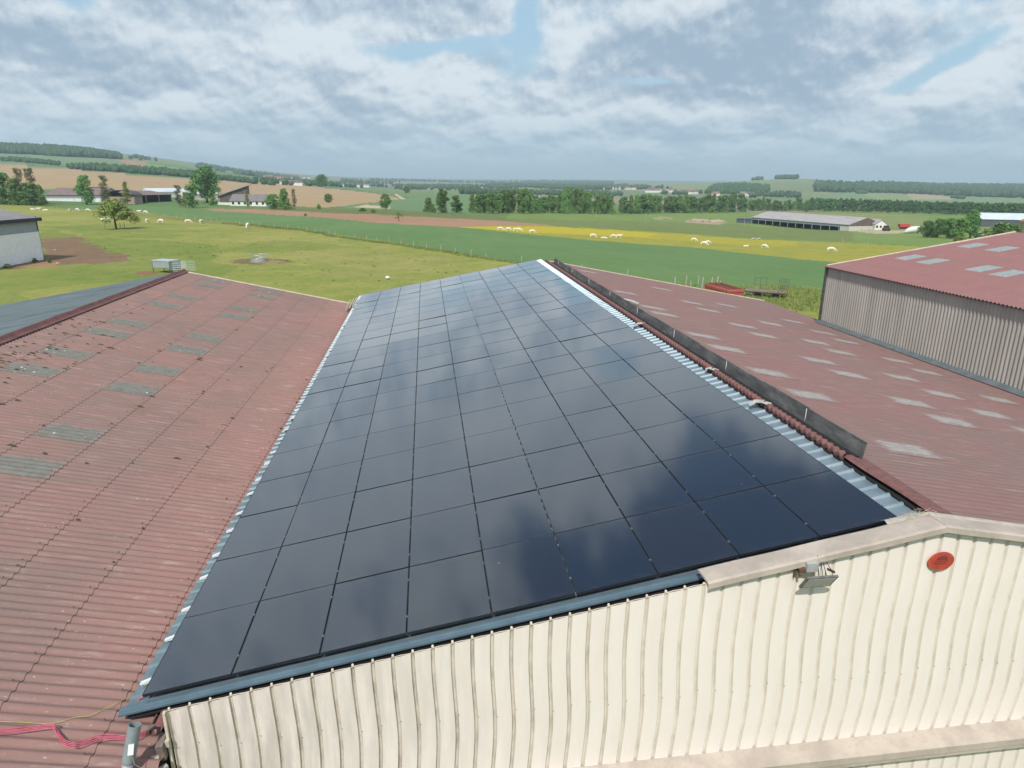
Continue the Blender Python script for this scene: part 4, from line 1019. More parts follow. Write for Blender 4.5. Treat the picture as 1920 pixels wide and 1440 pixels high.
def crown_mesh(name, seed, h, wd, z0, nclump, nleaf, leaf, shape='round', mat=None, gap=.0):
    r = np.random.default_rng(seed); C = []
    for _ in range(nclump):
        u = r.random(); a = r.random() * 2 * PI
        if shape == 'round': rad = math.sin(PI * (u * .86 + .10)) ** .7
        elif shape == 'column': rad = (1 - .75 * abs(u - .45) ** 1.3) * .9
        elif shape == 'broad': rad = (1 - u) ** .45 * .98
        elif shape == 'cone': rad = (1.02 - u) * .95
        else: rad = 1
        q = r.random() ** .5 * rad * wd / 2 * .80
        C.append((q * math.cos(a), q * math.sin(a), z0 + (h - z0) * (u * .9 + .05), (.16 + .12 * r.random()) * min(wd, h - z0) * (1.15 - .4 * u)))
    C = np.array(C); per = nleaf // nclump; V = []; 
    idx = np.repeat(np.arange(nclump), per); n = len(idx)
    d = r.normal(size=(n, 3)); d /= np.linalg.norm(d, axis=1)[:, None]
    rad = (r.random(n) ** .45)[:, None] * C[idx, 3][:, None]
    ctr = C[idx, :3] + d * rad * np.array([1, 1, .72])
    nrm = d * .7 + r.normal(size=(n, 3)) * .55 + np.array([0, 0, .35]); nrm /= np.linalg.norm(nrm, axis=1)[:, None]
    t1 = np.cross(nrm, r.normal(size=(n, 3))); t1 /= np.linalg.norm(t1, axis=1)[:, None]; t2 = np.cross(nrm, t1)
    s = leaf * (.6 + .8 * r.random(n))[:, None]
    V = np.stack([ctr - t1 * s, ctr - t2 * s * .6, ctr + t1 * s, ctr + t2 * s * .6], 1).reshape(-1, 3)
    F = np.arange(n * 4).reshape(-1, 4)
    me = bpy.data.meshes.new(name); me.vertices.add(len(V)); me.vertices.foreach_set('co', V.ravel().astype(np.float32))
    me.loops.add(F.size); me.loops.foreach_set('vertex_index', F.ravel().astype(np.int32))
    me.polygons.add(len(F)); me.polygons.foreach_set('loop_start', (np.arange(len(F)) * 4).astype(np.int32)); me.polygons.foreach_set('loop_total', np.full(len(F), 4, np.int32))
    me.update(calc_edges=True); me.materials.append(mat); return me, C
def trunk_mesh(name, h, z0, C, rad, seed):
    r = random.Random(seed); mb = MB(); zt = z0 + (h - z0) * .55
    mb.tube([(0, 0, -.3), (.008 * h * r.uniform(-1, 1), 0, z0 * .6), (.01 * h * r.uniform(-1, 1), .005 * h, z0 + (h - z0) * .25), (0, 0, zt)], [rad * 1.25, rad, rad * .75, rad * .3], 7)
    for k in range(min(len(C), 9)):
        c = C[(k * 5) % len(C)]; zb_ = min(z0 + (c[2] - z0) * .35, zt * .95)
        mb.tube([(0, 0, zb_ * .95), (c[0] * .5, c[1] * .5, (zb_ + c[2]) / 2 + .1), (c[0], c[1], c[2])], [rad * .42, rad * .25, rad * .08], 5)
    me = mb.mesh(name); me.materials.append(M['bark']); return me
PROTO = {}
def proto(key, seed, h, wd, z0, ncl, nl, leaf, shape, mat, rad):
    cm, C = crown_mesh('crown', seed, h, wd, z0, ncl, nl, leaf, shape, M[mat]); PROTO[key] = (cm, trunk_mesh('trunk', h, z0, C, rad, seed), h, wd)
proto('oak', 1, 14, 13, 2.0, 46, 7000, .34, 'round', 'leaf_dark', .45)
proto('oak2', 2, 13, 10, 1.5, 34, 5000, .34, 'round', 'leaf', .35)
proto('ash', 3, 14, 9, 1.2, 34, 4600, .36, 'column', 'leaf', .3)
proto('ash2', 4, 14, 8, 1.0, 30, 4200, .38, 'column', 'leaf_dark', .3)
proto('ash3', 5, 14, 10, .8, 36, 4600, .38, 'round', 'leaf_dark', .3)
proto('mixed', 6, 12, 10, .5, 34, 4200, .38, 'broad', 'leaf', .3)
proto('sparse', 7, 14, 5, 2.0, 44, 2600, .20, 'column', 'leaf_dry', .16)
proto('sparse2', 8, 12, 5.5, 1.4, 40, 2600, .20, 'cone', 'leaf_olive', .15)
proto('orchard', 9, 6.5, 8.6, 1.7, 46, 5200, .17, 'broad', 'leaf_olive', .17)
proto('bush', 10, 3, 4, .0, 22, 2000, .15, 'broad', 'leaf', .08)
proto('bush2', 11, 3, 4.5, .0, 22, 2000, .15, 'round', 'leaf_olive', .08)
proto('poplar', 12, 18, 7, 1, 26, 2200, .5, 'column', 'forest', .3)
proto('poplar2', 13, 17, 7.5, .5, 26, 2200, .5, 'round', 'forest', .3)
proto('bare', 14, 4.5, 6, 1.2, 22, 900, .12, 'broad', 'leaf_dry', .16)
proto('hedge', 15, 8, 11, .0, 46, 7000, .22, 'round', 'leaf_dark', .3)
TENS = ['', '', 'twenty', 'thirty', 'forty', 'fifty']
def nth(k):
    k += 1
    if k <= 20: return ORD[k - 1]
    t_, u = divmod(k, 10)
    return {30: 'thirtieth', 40: 'fortieth', 50: 'fiftieth'}[k] if u == 0 else TENS[t_] + '-' + ORD[u - 1]
def tree(kind, px, py, hpx, label, cat='tree', group=None, wpx=None, parts=True, name='tree', pos=None):
    cm, tm, h0, w0 = PROTO[kind]
    p = at(px, py) if pos is None else pos
    s = hpx * mpp(p) / h0; sx = s if wpx is None else wpx * mpp(p) / w0
    a = random.uniform(0, 2 * PI)
    if parts:
        r = empty(name, p, a, label, cat, group); c = link('crown', cm, r); q = link('trunk', tm, r); r.scale = (sx, sx, s)
    else:
        r = link(name, cm); tag(r, label, cat, group); r.location = p; r.rotation_euler = (0, 0, a); r.scale = (sx, sx, s)
    return r
T1 = [('ash3', 8, 383, 60, 44, 'bushy green tree at the far left edge behind the grey shed'), ('mixed', 33, 384, 46, 40, 'rounded dark green tree between the left edge and the tall sparse pair'),
      ('sparse', 44, 383, 66, 22, 'tall thin tree with brownish top, left one of the pair'), ('sparse', 64, 383, 66, 24, 'tall thin tree with brownish top, right one of the pair'), ('ash2', 58, 385, 42, 34, 'dense dark green tree below the tall thin pair'), ('mixed', 78, 385, 36, 24, 'low dense tree at the left end of the long purple roofed barn'),
      ('oak2', 164, 384, 53, 33, 'bright green tree in front of the long purple roofed barn'), ('sparse', 200, 384, 54, 20, 'slender brownish tree beside the arched barns'), ('sparse2', 240, 384, 42, 24, 'thin wispy tree in front of the pink walled shed'),
      ('sparse', 337, 388, 40, 18, 'narrow thin tree left of the big oak'), ('sparse2', 348, 389, 28, 18, 'small bushy tree between the two thin ones by the white roofed building'), ('ash', 362, 390, 42, 26, 'medium leafy tree just left of the big oak'), ('oak', 389, 380, 64, 58, 'biggest dark green tree, right of the white roofed building'),
      ('bush', 401, 385, 15, 22, 'round green bush at the foot of the big oak'), ('sparse2', 465, 391, 34, 14, 'thin yellow green tree in front of the grey roofed bungalow'), ('oak2', 513, 392, 27, 30, 'low spreading tree to the right of the bungalow'), ('mixed', 534, 393, 37, 28, 'green tree in the middle of the roadside clump'), ('sparse', 553, 393, 38, 11, 'thin upright brownish tree closing the roadside clump'),
      ('oak2', 616, 380, 16, 18, 'small tree alone on the grassy mound'), ('oak2', 723, 392, 28, 24, 'light green round tree alone at the edge of the tan field'), ('bare', 748, 414, 17, 20, 'small dark nearly leafless tree in the pink ploughed strip'),
      ('oak', 603, 351, 23, 26, 'dark round far tree on the edge of the big tan field'), ('oak2', 762, 362, 13, 16, 'small far tree right of the farm track'), ('mixed', 804, 398, 26, 24, 'low tree at the left end of the small group of three'), ('ash3', 830, 399, 43, 27, 'tallest tree of the small group of three left of the tree row'), ('ash2', 857, 399, 32, 25, 'right tree of the small group of three'),
      ('bush2', 813, 398, 15, 16, 'pale flowering bush among the small group of three'), ('bush', 573, 405, 5, 8, 'tiny bush in the pink strip'), ('bush', 598, 392, 9, 12, 'small dark bush by the track below the mound'), ('bush', 680, 396, 6, 20, 'low scrub left of the round tree beside the track'), ('bush2', 700, 398, 7, 16, 'low scrub under the round light green tree')]
for k, px, py, hp, wp, lab in T1: tree(k, px, py, hp, lab, 'bush' if 'bush' in k else 'tree', wpx=wp, name='bush' if 'bush' in k else 'tree')
# fruit tree in the pasture with its guard stakes
tree('orchard', 218, 430, 56, 'spreading yellowish fruit tree standing alone in the cattle pasture', wpx=88, name='fruit_tree')
for k, (px, py) in enumerate([(197, 429), (226, 429), (234, 429)]):
    p = at(px, py); mb = MB(); mb.tube([(0, 0, -.2), (.03, 0, 1.6)], .06, 6); o = mb.build('guard_stake', M['wood_grey']); o.location = p
    tag(o, ['guard stake on the left side of the lone fruit tree', 'guard stake just right of the fruit tree trunk', 'guard stake furthest right under the fruit tree'][k], 'stake', 'stakes round the lone fruit tree')
# the dense row across the middle
cnt = {}
xs = np.concatenate([np.linspace(888, 1000, 13), np.linspace(1010, 1146, 15), np.linspace(1163, 1395, 26)])
tops = lambda x: np.interp(x, [885, 900, 940, 985, 1005, 1012, 1040, 1062, 1090, 1120, 1148, 1160, 1175, 1200, 1240, 1300, 1360, 1385, 1398], [366, 363, 360, 355, 366, 370, 365, 355, 356, 362, 368, 375, 368, 366, 368, 368, 364, 361, 370])
kk = ['ash', 'ash2', 'ash3', 'mixed', 'oak2']
for i, x in enumerate(xs):
    x += random.uniform(-2.5, 2.5); by = np.interp(x, [885, 1150, 1400], [400, 401, 398]) - random.uniform(0, 1.5)
    seg = 'left block of the row' if x < 1006 else ('middle block of the row' if x < 1155 else 'right block of the row')
    tree(random.choice(kk), x, by, by - tops(x) + random.uniform(-4, 2), '%s tree from the left in the %s across the meadow' % (nth(cnt.setdefault(seg, 0)), seg), wpx=random.uniform(15, 24), group='trees of the %s' % seg); cnt[seg] += 1
for k_, x in enumerate(np.linspace(1405, 1520, 15)):
    by = 396 + random.uniform(-2, 1); tree(random.choice(['mixed', 'ash3', 'ash2']), x, by, random.uniform(14, 24), '%s tree from the left in the low belt behind the long open barn' % nth(k_), wpx=random.uniform(12, 18), group='trees of the low belt behind the long barn', parts=False)
for row in (0, 1):
    for x in np.arange(1518 + row * 3, 1975, 6.0):
        by = np.interp(x, [1518, 1650, 1760, 1960], [396.5, 399, 402, 407]) - row * 2.5; tp = np.interp(x, [1518, 1600, 1760, 1960], [371, 373, 378, 381])
        tree(random.choice(['poplar', 'poplar2']), x + random.uniform(-2, 2), by, by - tp + random.uniform(-2.5, 1.5), 'tall tree in the straight plantation behind the right-hand farm', wpx=random.uniform(9, 13), group='trees of the straight plantation', parts=False)
for x, by, hp, wp, kd, lab in [(1738, 445, 30, 38, 'hedge', 'rounded olive green tree at the left end of the big clump'), (1757, 446, 34, 36, 'hedge', 'dense tree second from the left in the big clump'), (1777, 447, 36, 38, 'hedge', 'dark tree in the middle of the big clump by the white roof'), (1797, 448, 38, 36, 'oak2', 'green tree right of centre in the big clump'), (1818, 447, 51, 38, 'oak', 'tallest tree of the big clump left of the white roof'),
                           (1875, 448, 29, 62, 'mixed', 'low rounded tree in front of the white roofed shed'), (1900, 446, 24, 40, 'mixed', 'low tree below the orange roof at the right edge'), (1846, 450, 20, 26, 'bush2', 'bush between the tall tree and the white roofed shed'), (1795, 454, 10, 34, 'bush2', 'pale low bush at the foot of the big clump')]:
    tree(kd, x, by, hp, lab, wpx=wp)

# far woods: many lumpy crowns in one object each
def woods(name, poly, spacing, h, label, mat='forest', seed=1, wsc=1.0, thin=None):
    r = np.random.default_rng(seed); W_ = wpoly(poly, 4); X = np.array([p[0] for p in W_]); Y = np.array([p[1] for p in W_])
    area = abs(np.sum(X * np.roll(Y, -1) - Y * np.roll(X, -1))) / 2; n = int(min(area / spacing ** 2, 2600))
    bm = bmesh.new(); bmesh.ops.create_icosphere(bm, subdivisions=2, radius=1); bv = np.array([v.co[:] for v in bm.verts]); bf = np.array([[v.index for v in f.verts] for f in bm.faces]); bm.free()
    px_ = r.uniform(X.min(), X.max(), n * 14); py_ = r.uniform(Y.min(), Y.max(), n * 14); idx = poly_mask(px_, py_, list(zip(X, Y)))
    if thin: q_ = np.sin(px_[idx] / thin + seed) + np.sin(py_[idx] / thin * 1.3 + 2 * seed) + .8 * np.sin((px_[idx] + py_[idx]) / thin * 2.1); idx = idx[q_ > .25]; n = int(n * .75)
    idx = idx[:n]
    px_ = px_[idx]; py_ = py_[idx]; n = len(px_)
    if n == 0: return
    z = gz(px_, py_); hh = h * r.uniform(.72, 1.15, n); ww = h * r.uniform(.30, .5, n) * wsc
    lum = 1 + .28 * r.normal(size=(n, len(bv), 1)) * .6
    V = bv[None] * lum * np.stack([ww, ww, hh * .55], -1)[:, None, :] + np.stack([px_, py_, z + hh * .5], -1)[:, None, :]
    F = (bf[None] + (np.arange(n) * len(bv))[:, None, None]).reshape(-1, 3); V = V.reshape(-1, 3)
    me = bpy.data.meshes.new(name); me.vertices.add(len(V)); me.vertices.foreach_set('co', V.ravel().astype(np.float32))
    me.loops.add(F.size); me.loops.foreach_set('vertex_index', F.ravel().astype(np.int32)); me.polygons.add(len(F)); me.polygons.foreach_set('loop_start', (np.arange(len(F)) * 3).astype(np.int32)); me.polygons.foreach_set('loop_total', np.full(len(F), 3, np.int32))
    me.update(calc_edges=True); me.materials.append(M['forest_far']); o = link(name, me); tag(o, label, 'forest', kind='stuff')
def ff():
    m, t, b = new_mat('far_forest'); P = coords(t, 'World'); n = t.noise(P, .03, 5, .7); n2 = t.noise(P, .25, 4, .7)
    t.put(b.inputs['Base Color'], t.mix(t.ramp(t.math('ADD', t.math('MULTIPLY', n, .5), t.math('MULTIPLY', n2, .5)), .4, .6), (.034, .078, .036), (.070, .125, .052))); b.inputs['Roughness'].default_value = .9; b.inputs['Specular IOR Level'].default_value = .1; return m
M['forest_far'] = ff()
woods('forest', [(-160, 288), (0, 288), (60, 290), (120, 294), (180, 296), (228, 299), (222, 295), (180, 288), (140, 283), (90, 281), (0, 278), (-160, 278)], 9, 14, 'dark wood covering the top of the hill at the far left', seed=2)
woods('forest', [(2, 302), (60, 306), (112, 311), (112, 308), (50, 301), (2, 299)], 7, 6, 'short dark copse on the green slope at the far left', seed=3)
woods('forest', [(128, 317), (230, 324), (300, 329), (372, 334), (372, 329), (280, 320), (180, 314), (128, 315)], 8, 7.5, 'tree belt along the top of the tan field', seed=4)
woods('forest', [(372, 335), (420, 339), (470, 344), (470, 340), (400, 334), (372, 331)], 8, 6, 'hedge line ending right of the big oak', seed=5)
woods('forest', [(232, 297), (330, 310), (470, 330), (560, 338), (560, 335), (470, 324), (330, 303), (262, 294)], 30, 12, 'blue hazy woods on the long hillside beyond the tan field', seed=6, thin=120)
woods('forest', [(470, 346), (560, 349), (740, 354), (740, 350), (560, 343), (480, 340)], 22, 8, 'scattered trees round the village beyond the tan field', seed=7, thin=40)
woods('forest', [(740, 355), (900, 358), (1100, 356), (1100, 350), (900, 349), (740, 350)], 26, 9, 'wooded strip across the middle distance', seed=8, thin=90)
woods('forest', [(890, 352), (1000, 352), (1180, 358), (1260, 360), (1260, 354), (1100, 346), (960, 345)], 26, 11, 'dark wood in front of the far plain', seed=9, thin=80)
woods('forest', [(640, 345), (900, 346), (1150, 346), (1150, 341), (900, 339.5), (640, 338)], 60, 14, 'far blue woods at the foot of the sky', seed=10, thin=300)
woods('forest', [(1325, 361), (1440, 362), (1442, 352), (1400, 347), (1340, 348)], 13, 9, 'wood at the foot of the round hill', seed=11)
woods('forest', [(1408, 336), (1495, 336), (1495, 332), (1450, 331), (1408, 333)], 9, 13, 'clump of trees crowning the round hill', seed=12)
woods('forest', [(1348, 340), (1405, 337.5), (1405, 336), (1348, 338)], 9, 5, 'low hedge on the shoulder of the round hill', seed=13)
woods('forest', [(1527, 360), (1600, 361), (1700, 363), (1800, 368), (1990, 374), (1990, 352), (1800, 350), (1700, 348), (1600, 348), (1527, 346)], 15, 14, 'broad dark wood along the right-hand ridge', seed=14)
woods('forest', [(1240, 366), (1330, 368), (1500, 374), (1500, 366), (1400, 362), (1240, 361)], 15, 8, 'trees round the village below the hill', seed=15, thin=40)
woods('hedge', [(1605, 363), (1625, 363.5), (1625, 361.5), (1605, 361.5)], 6, 6, 'short hedge in the pale green fields', seed=16)
woods('hedge', [(1784, 372), (1808, 373.5), (1808, 371.5), (1784, 370.5)], 6, 6, 'small copse in the right-hand pale field', seed=17)
woods('hedge', [(860, 364), (990, 366), (1170, 368), (1170, 365), (990, 362), (860, 361)], 14, 8, 'hedges behind the tree row', seed=18)

# ---------------------------------------------------------------- cattle
def skin_mesh(name, verts, edges, radii, mat, sub=2):
    me = bpy.data.meshes.new(name); me.from_pydata(verts, edges, []); o = bpy.data.objects.new(name, me); col.objects.link(o)
    o.modifiers.new('s', 'SKIN'); s = o.modifiers.new('u', 'SUBSURF'); s.levels = sub; s.render_levels = sub
    for i, r in enumerate(radii):
        v = me.skin_vertices[0].data[i]; v.radius = r if isinstance(r, tuple) else (r, r); v.use_root = (i == 0)
    dg = bpy.context.evaluated_depsgraph_get(); dg.update(); out = bpy.data.meshes.new_from_object(o.evaluated_get(dg)); bpy.data.objects.remove(o); out.name = name
    out.materials.clear(); out.materials.append(mat); return out
def cow_mesh(pose, mat):
    if pose == 'lie': B = .48
    else: B = 1.12
    v = [(0, 0, B), (-.55, 0, B + .03), (-.95, 0, B + .05), (.5, 0, B + .0), (.85, 0, B + .06)]; e = [(0, 1), (1, 2), (0, 3), (3, 4)]
    r = [(.37, .42), (.37, .40), (.30, .33), (.34, .40), (.26, .31)]
    if pose == 'graze': hd = [(1.18, 0, B - .22), (1.42, 0, .42), (1.58, 0, .12)]
    elif pose == 'stand': hd = [(1.15, 0, B + .22), (1.42, 0, B + .38), (1.75, 0, B + .20)]
    else: hd = [(1.1, 0, B + .25), (1.3, 0, B + .42), (1.6, 0, B + .25)]
    n = len(v); v += hd; e += [(4, n), (n, n + 1), (n + 1, n + 2)]; r += [(.19, .19), (.16, .16), (.10, .10)]
    n2 = len(v); v += [(hd[1][0] - .05, .22, hd[1][2] + .08), (hd[1][0] - .05, -.22, hd[1][2] + .08)]; e += [(n + 1, n2), (n + 1, n2 + 1)]; r += [.045, .045]
    for (x, y, root) in ((-.88, .2, 2), (-.88, -.2, 2), (.72, .2, 4), (.72, -.2, 4)):
        n = len(v)
        if pose == 'lie': v += [(x + .1, y * 1.7, .22), (x + .45, y * 1.9, .10), (x + .12, y * 2.0, .07)]
        else:
            k = -.08 if x < 0 else .03; v += [(x + .02, y, .72), (x + k, y, .38), (x, y, .03)]
        e += [(root, n), (n, n + 1), (n + 1, n + 2)]; r += [.16 if x < 0 else .12, .075, .06]
    n = len(v); v += [(-1.15, 0, B + .02), (-1.2, 0, max(B - .6, .12))]; e += [(2, n), (n, n + 1)]; r += [.05, .035]
    return skin_mesh('cow', v, e, r, mat, 2)
M['cow'] = simple('cream_white_hide', (.80, .75, .64), (.70, .64, .52), 3, .8)
M['pied'] = simple('black_and_white_hide', (.02, .02, .02), (.75, .72, .66), 1.6, .8, lo=.47, hi=.52)
CW_ = {k: cow_mesh(k, M['cow']) for k in ('graze', 'stand', 'lie')}
for m_ in CW_.values(): m_.polygons.foreach_set('use_smooth', [True] * len(m_.polygons))
PIED = cow_mesh('stand', M['pied'])
def facing(deg):   # 0 = head to the right of the picture, 90 = away from the camera
    return math.atan2(RH[1], RH[0]) + math.radians(deg)
COWS = [('lie', 62, 394, 170, 1.0, 'cream cow lying at the left end of the group beyond the grey shed'), ('stand', 72, 395, 5, 1.0, 'cream cow standing in the middle of the group beyond the grey shed'), ('lie', 85, 395.5, 10, 1.0, 'cream cow lying at the right end of the group beyond the grey shed'),
        ('graze', 131, 396, 80, .85, 'cream cow seen end on, left one of the three by the fence'), ('graze', 145, 396, -20, 1.0, 'cream cow grazing in the middle of three by the fence'), ('graze', 165, 397, 0, 1.0, 'cream cow grazing head right, right one of the three by the fence'),
        ('graze', 192, 396, 30, .9, 'cream cow half hidden behind the crown of the fruit tree'), ('stand', 195, 417, 180, 1.0, 'cream cow standing behind the left side of the fruit tree'), ('graze', 203, 416, 40, 1.0, 'cream cow mostly hidden behind the fruit tree trunk'),
        ('stand', 260, 400, 0, 1.0, 'cream cow standing right of the fruit tree, head right'), ('graze', 273, 401, -15, 1.0, 'cream cow grazing just right of the standing one by the fence'), ('graze', 276.5, 418, 90, 1.0, 'cream cow seen from behind right of the fruit tree'), ('graze', 302, 419, 165, 1.1, 'cream cow grazing with its head to the left'),
        ('graze', 353, 419, 15, 1.0, 'cream cow grazing head right in the middle of the pasture'), ('graze', 378, 419, 80, 1.0, 'cream cow seen end on near the pasture fence'), ('graze', 465, 428, -85, 1.2, 'cream cow facing the camera, rightmost in the near pasture'),
        ('graze', 938, 433, 0, 1.0, 'cream cow at the left end of the buttercup meadow herd'), ('graze', 953, 434, 170, 1.0, 'cream cow second from the left in the buttercup meadow'), ('stand', 967, 434, 15, .9, 'cream cow left of the pair in the buttercup meadow'), ('graze', 974, 434.5, -10, .9, 'cream cow right of the pair in the buttercup meadow'), ('graze', 998, 438, 10, 1.0, 'lone cream cow at the edge of the green crop'),
        ('graze', 1112, 446, 0, 1.05, 'cream cow grazing left of the close pair in the buttercups'), ('graze', 1150, 446.5, 185, 1.0, 'left cow of the close pair in the buttercups'), ('stand', 1160, 447, 5, 1.05, 'right cow of the close pair in the buttercups'),
        ('graze', 1301, 453, -20, 1.05, 'cream cow grazing head right above the overlapping pair'), ('graze', 1320, 461, -25, 1.1, 'front cow of the overlapping pair'), ('graze', 1327, 458, 10, 1.0, 'rear cow of the overlapping pair'), ('lie', 1398, 463, 10, .8, 'cream calf lying in the meadow'), ('graze', 1433, 466, -50, 1.05, 'cream cow grazing right of the lying calf'), ('graze', 1558, 473, -10, 1.15, 'large cream cow grazing alone at the right end of the meadow'),
        ('lie', 1130, 447, 0, .7, 'cream calf lying left of the close pair'), ('lie', 1136, 447.3, 180, .6, 'small cream calf lying beside another left of the close pair')]
for pose, px, py, an, sc, lab in COWS:
    o = link('cow', CW_[pose]); p = at(px, py); o.location = p; o.rotation_euler = (0, 0, facing(an)); s = sc * (.80 if px < 600 else .80); o.scale = (s, s, s)
    tag(o, lab, 'cow', 'cream cows in the pastures')
for px, lab in ((1411, 'black and white calf, left one of the pair beside the long barn meadow'), (1421, 'black and white calf, right one of the pair beside the long barn meadow')):
    o = link('cow', PIED); o.location = at(px, 451); o.rotation_euler = (0, 0, facing(10)); o.scale = (.62, .62, .62); tag(o, lab, 'cow', 'black and white calves')
# white salt block bag in the near pasture
mb = MB(); mb.tube([(-.22, 0, .12), (-.1, .02, .2), (.1, 0, .19), (.26, .03, .1)], [.10, .2, .18, .06], 8); o = mb.build('bag', M['white_paint'], None, True); o.location = at(727, 523.5); o.scale = (1.2, 1.2, 1.1); tag(o, 'white bag lying alone in the pasture beyond the solar roof', 'bag')

# ---------------------------------------------------------------- fences
def post_mesh(h, r_):
    mb = MB(); mb.tube([(0, 0, -.3), (.01, 0, h * .6), (.03, .01, h)], [r_, r_ * .95, r_ * .85], 6); me = mb.mesh('post'); me.materials.append(M['post_wood']); return me
PM = [post_mesh(1.25, .07), post_mesh(1.15, .055), post_mesh(1.4, .085)]
POSTS = [(107, 391), (113, 391), (191, 396), (244, 399), (289, 403), (305, 405), (310, 405), (315, 408), (331, 408.5), (348, 409), (366, 411), (387, 412), (396, 415), (406, 414), (418, 419), (441, 420), (450, 423), (475, 422), (488, 424), (502, 425.5), (514.5, 427), (529, 428), (540, 430), (560, 430.5), (576, 434), (592, 437), (603, 437), (617, 442), (628, 444), (666, 449), (688, 452), (707, 455), (729, 456.5), (752, 460.5), (776, 464), (800, 468), (827, 471.5), (854, 476), (883, 481), (911, 486), (978, 495), (1090, 510), (1176, 522)]
near = [(1265, 540, 2), (1286, 535, 0), (1294, 546, 0), (1309, 532, 1), (1316, 541, 2), (1333, 541, 2), (1344, 539, 2), (1349, 543, 1)]
for k, (px, py) in enumerate(POSTS):
    o = link('fence_post', PM[k % 2]); o.location = at(px, py); o.rotation_euler = (random.uniform(-.06, .06), random.uniform(-.06, .06), random.uniform(0, 6))
    seg = 'left of the lone fruit tree' if px < 200 else 'between the fruit tree and the rightmost near cow' if px < 466 else ('beyond the middle barn roof ridge' if px > 940 else 'right of the rightmost near cow')
    cnt[seg] = cnt.get(seg, 0) + 1
    tag(o, '%s post from left, fence %s' % (nth(cnt[seg] - 1), seg), 'fence post', 'fence posts %s' % seg)
for i_, (px, py, k) in enumerate(near):
    o = link('fence_post', PM[k]); o.location = at(px, py); o.rotation_euler = (random.uniform(-.05, .05), random.uniform(-.05, .05), 0)
    tag(o, '%s post from the left in the cluster by the red wagon body' % nth(i_), 'fence post', 'fence posts beside the red wagon body')
# wires of the near fence
mb = MB(); L_ = [at(*p) for p in POSTS[18:]]
for hgt in (.5, .85, 1.1): mb.tube([(p.x, p.y, p.z + hgt) for p in L_], .006, 4, False)
tag(mb.build('fence_wire', M['rust']), 'thin wires strung along the pasture fence posts', 'fence wire')
for px, py, hp in [(1030, 402, 12), (1118, 407, 14), (1211, 412, 12), (1302, 415, 10), (1395, 424, 15), (1263, 398, 8), (939, 400, 10), (1579, 458, 10), (1626, 462, 8), (1884, 410, 1)]:
    if hp < 5: continue
    p = at(px, py); h = hp * mpp(p); mb = MB(); mb.tube([(0, 0, -.3), (0, 0, h)], .09, 6); o = mb.build('pole', M['post_wood']); o.location = p
    tag(o, 'pale pole standing in the meadows before the tree rows', 'pole', 'pale poles in the far meadows')

# ---------------------------------------------------------------- round feeder
p = at(486, 490); fd = empty('feeder', p, 0, 'round galvanised hay feeder ring on trodden earth in the pasture', 'feeder')
R_ = 1.2; mb = MB(); N = 36
for z0, z1 in ((0.02, .52),): mb.strip([[(R_ * math.cos(2 * PI * k / N), R_ * math.sin(2 * PI * k / N), z) for k in range(N + 1)] for z in (z0, z1)])
mb.build('skirt', M['galva'], fd, True)
mb = MB()
for z in (.54, 1.05): mb.tube([(R_ * math.cos(2 * PI * k / N), R_ * math.sin(2 * PI * k / N), z) for k in range(N + 1)], .025, 6, False)
mb.build('ring', M['galva'], fd)
for k in range(14):
    a = 2 * PI * k / 14; mb = MB(); mb.tube([(R_ * math.cos(a), R_ * math.sin(a), .5), (R_ * math.cos(a + .05), R_ * math.sin(a + .05), 1.05), ((R_ + .02) * math.cos(a + .12), (R_ + .02) * math.sin(a + .12), 1.22)], .024, 6); mb.build('bar', M['galva'], fd)
# ---------------------------------------------------------------- metal calf box with hurdles
p = at(314, 511); an = facing(-22)
cx_ = empty('cattle_box', p, an, 'galvanised cattle box with gate hurdles behind the left barn ridge', 'cattle box')
mb = MB(); mb.box((0, 0, 1.75), (3.3, 1.9, .06)); mb.box((0, 0, 1.69), (3.36, 1.96, .06)); mb.build('roof', simple('pale_blue_sheet', (.42, .48, .53), (.36, .42, .47), 4, .5), cx_)
mb = MB(); mb.box((0, -.9, 1.2), (3.2, .04, .85)); mb.box((0, .9, 1.0), (3.2, .04, 1.2)); mb.box((1.6, 0, 1.1), (.04, 1.8, 1.0)); mb.box((-1.6, 0, 1.2), (.04, 1.8, .8)); mb.build('side_panel', M['galva'], cx_)
for x, y in ((-1.6, -.9), (1.6, -.9), (1.6, .9), (-1.6, .9)):
    mb = MB(); mb.box((x, y, .85), (.08, .08, 1.7)); mb.build('leg', M['zinc'], cx_)
for k, (x0, y0, x1, y1) in enumerate([(1.7, .9, 3.6, 1.6), (1.7, -.5, 3.4, .3)]):
    mb = MB()
    for z in (.35, .6, .85, 1.1, 1.35, 1.6): mb.tube([(x0, y0, z), (x1, y1, z)], .02, 5)
    for u in (0, .5, 1): mb.tube([(x0 + (x1 - x0) * u, y0 + (y1 - y0) * u, .1), (x0 + (x1 - x0) * u, y0 + (y1 - y0) * u, 1.62)], .028, 5)
    mb.build('hurdle', M['galva'], cx_)
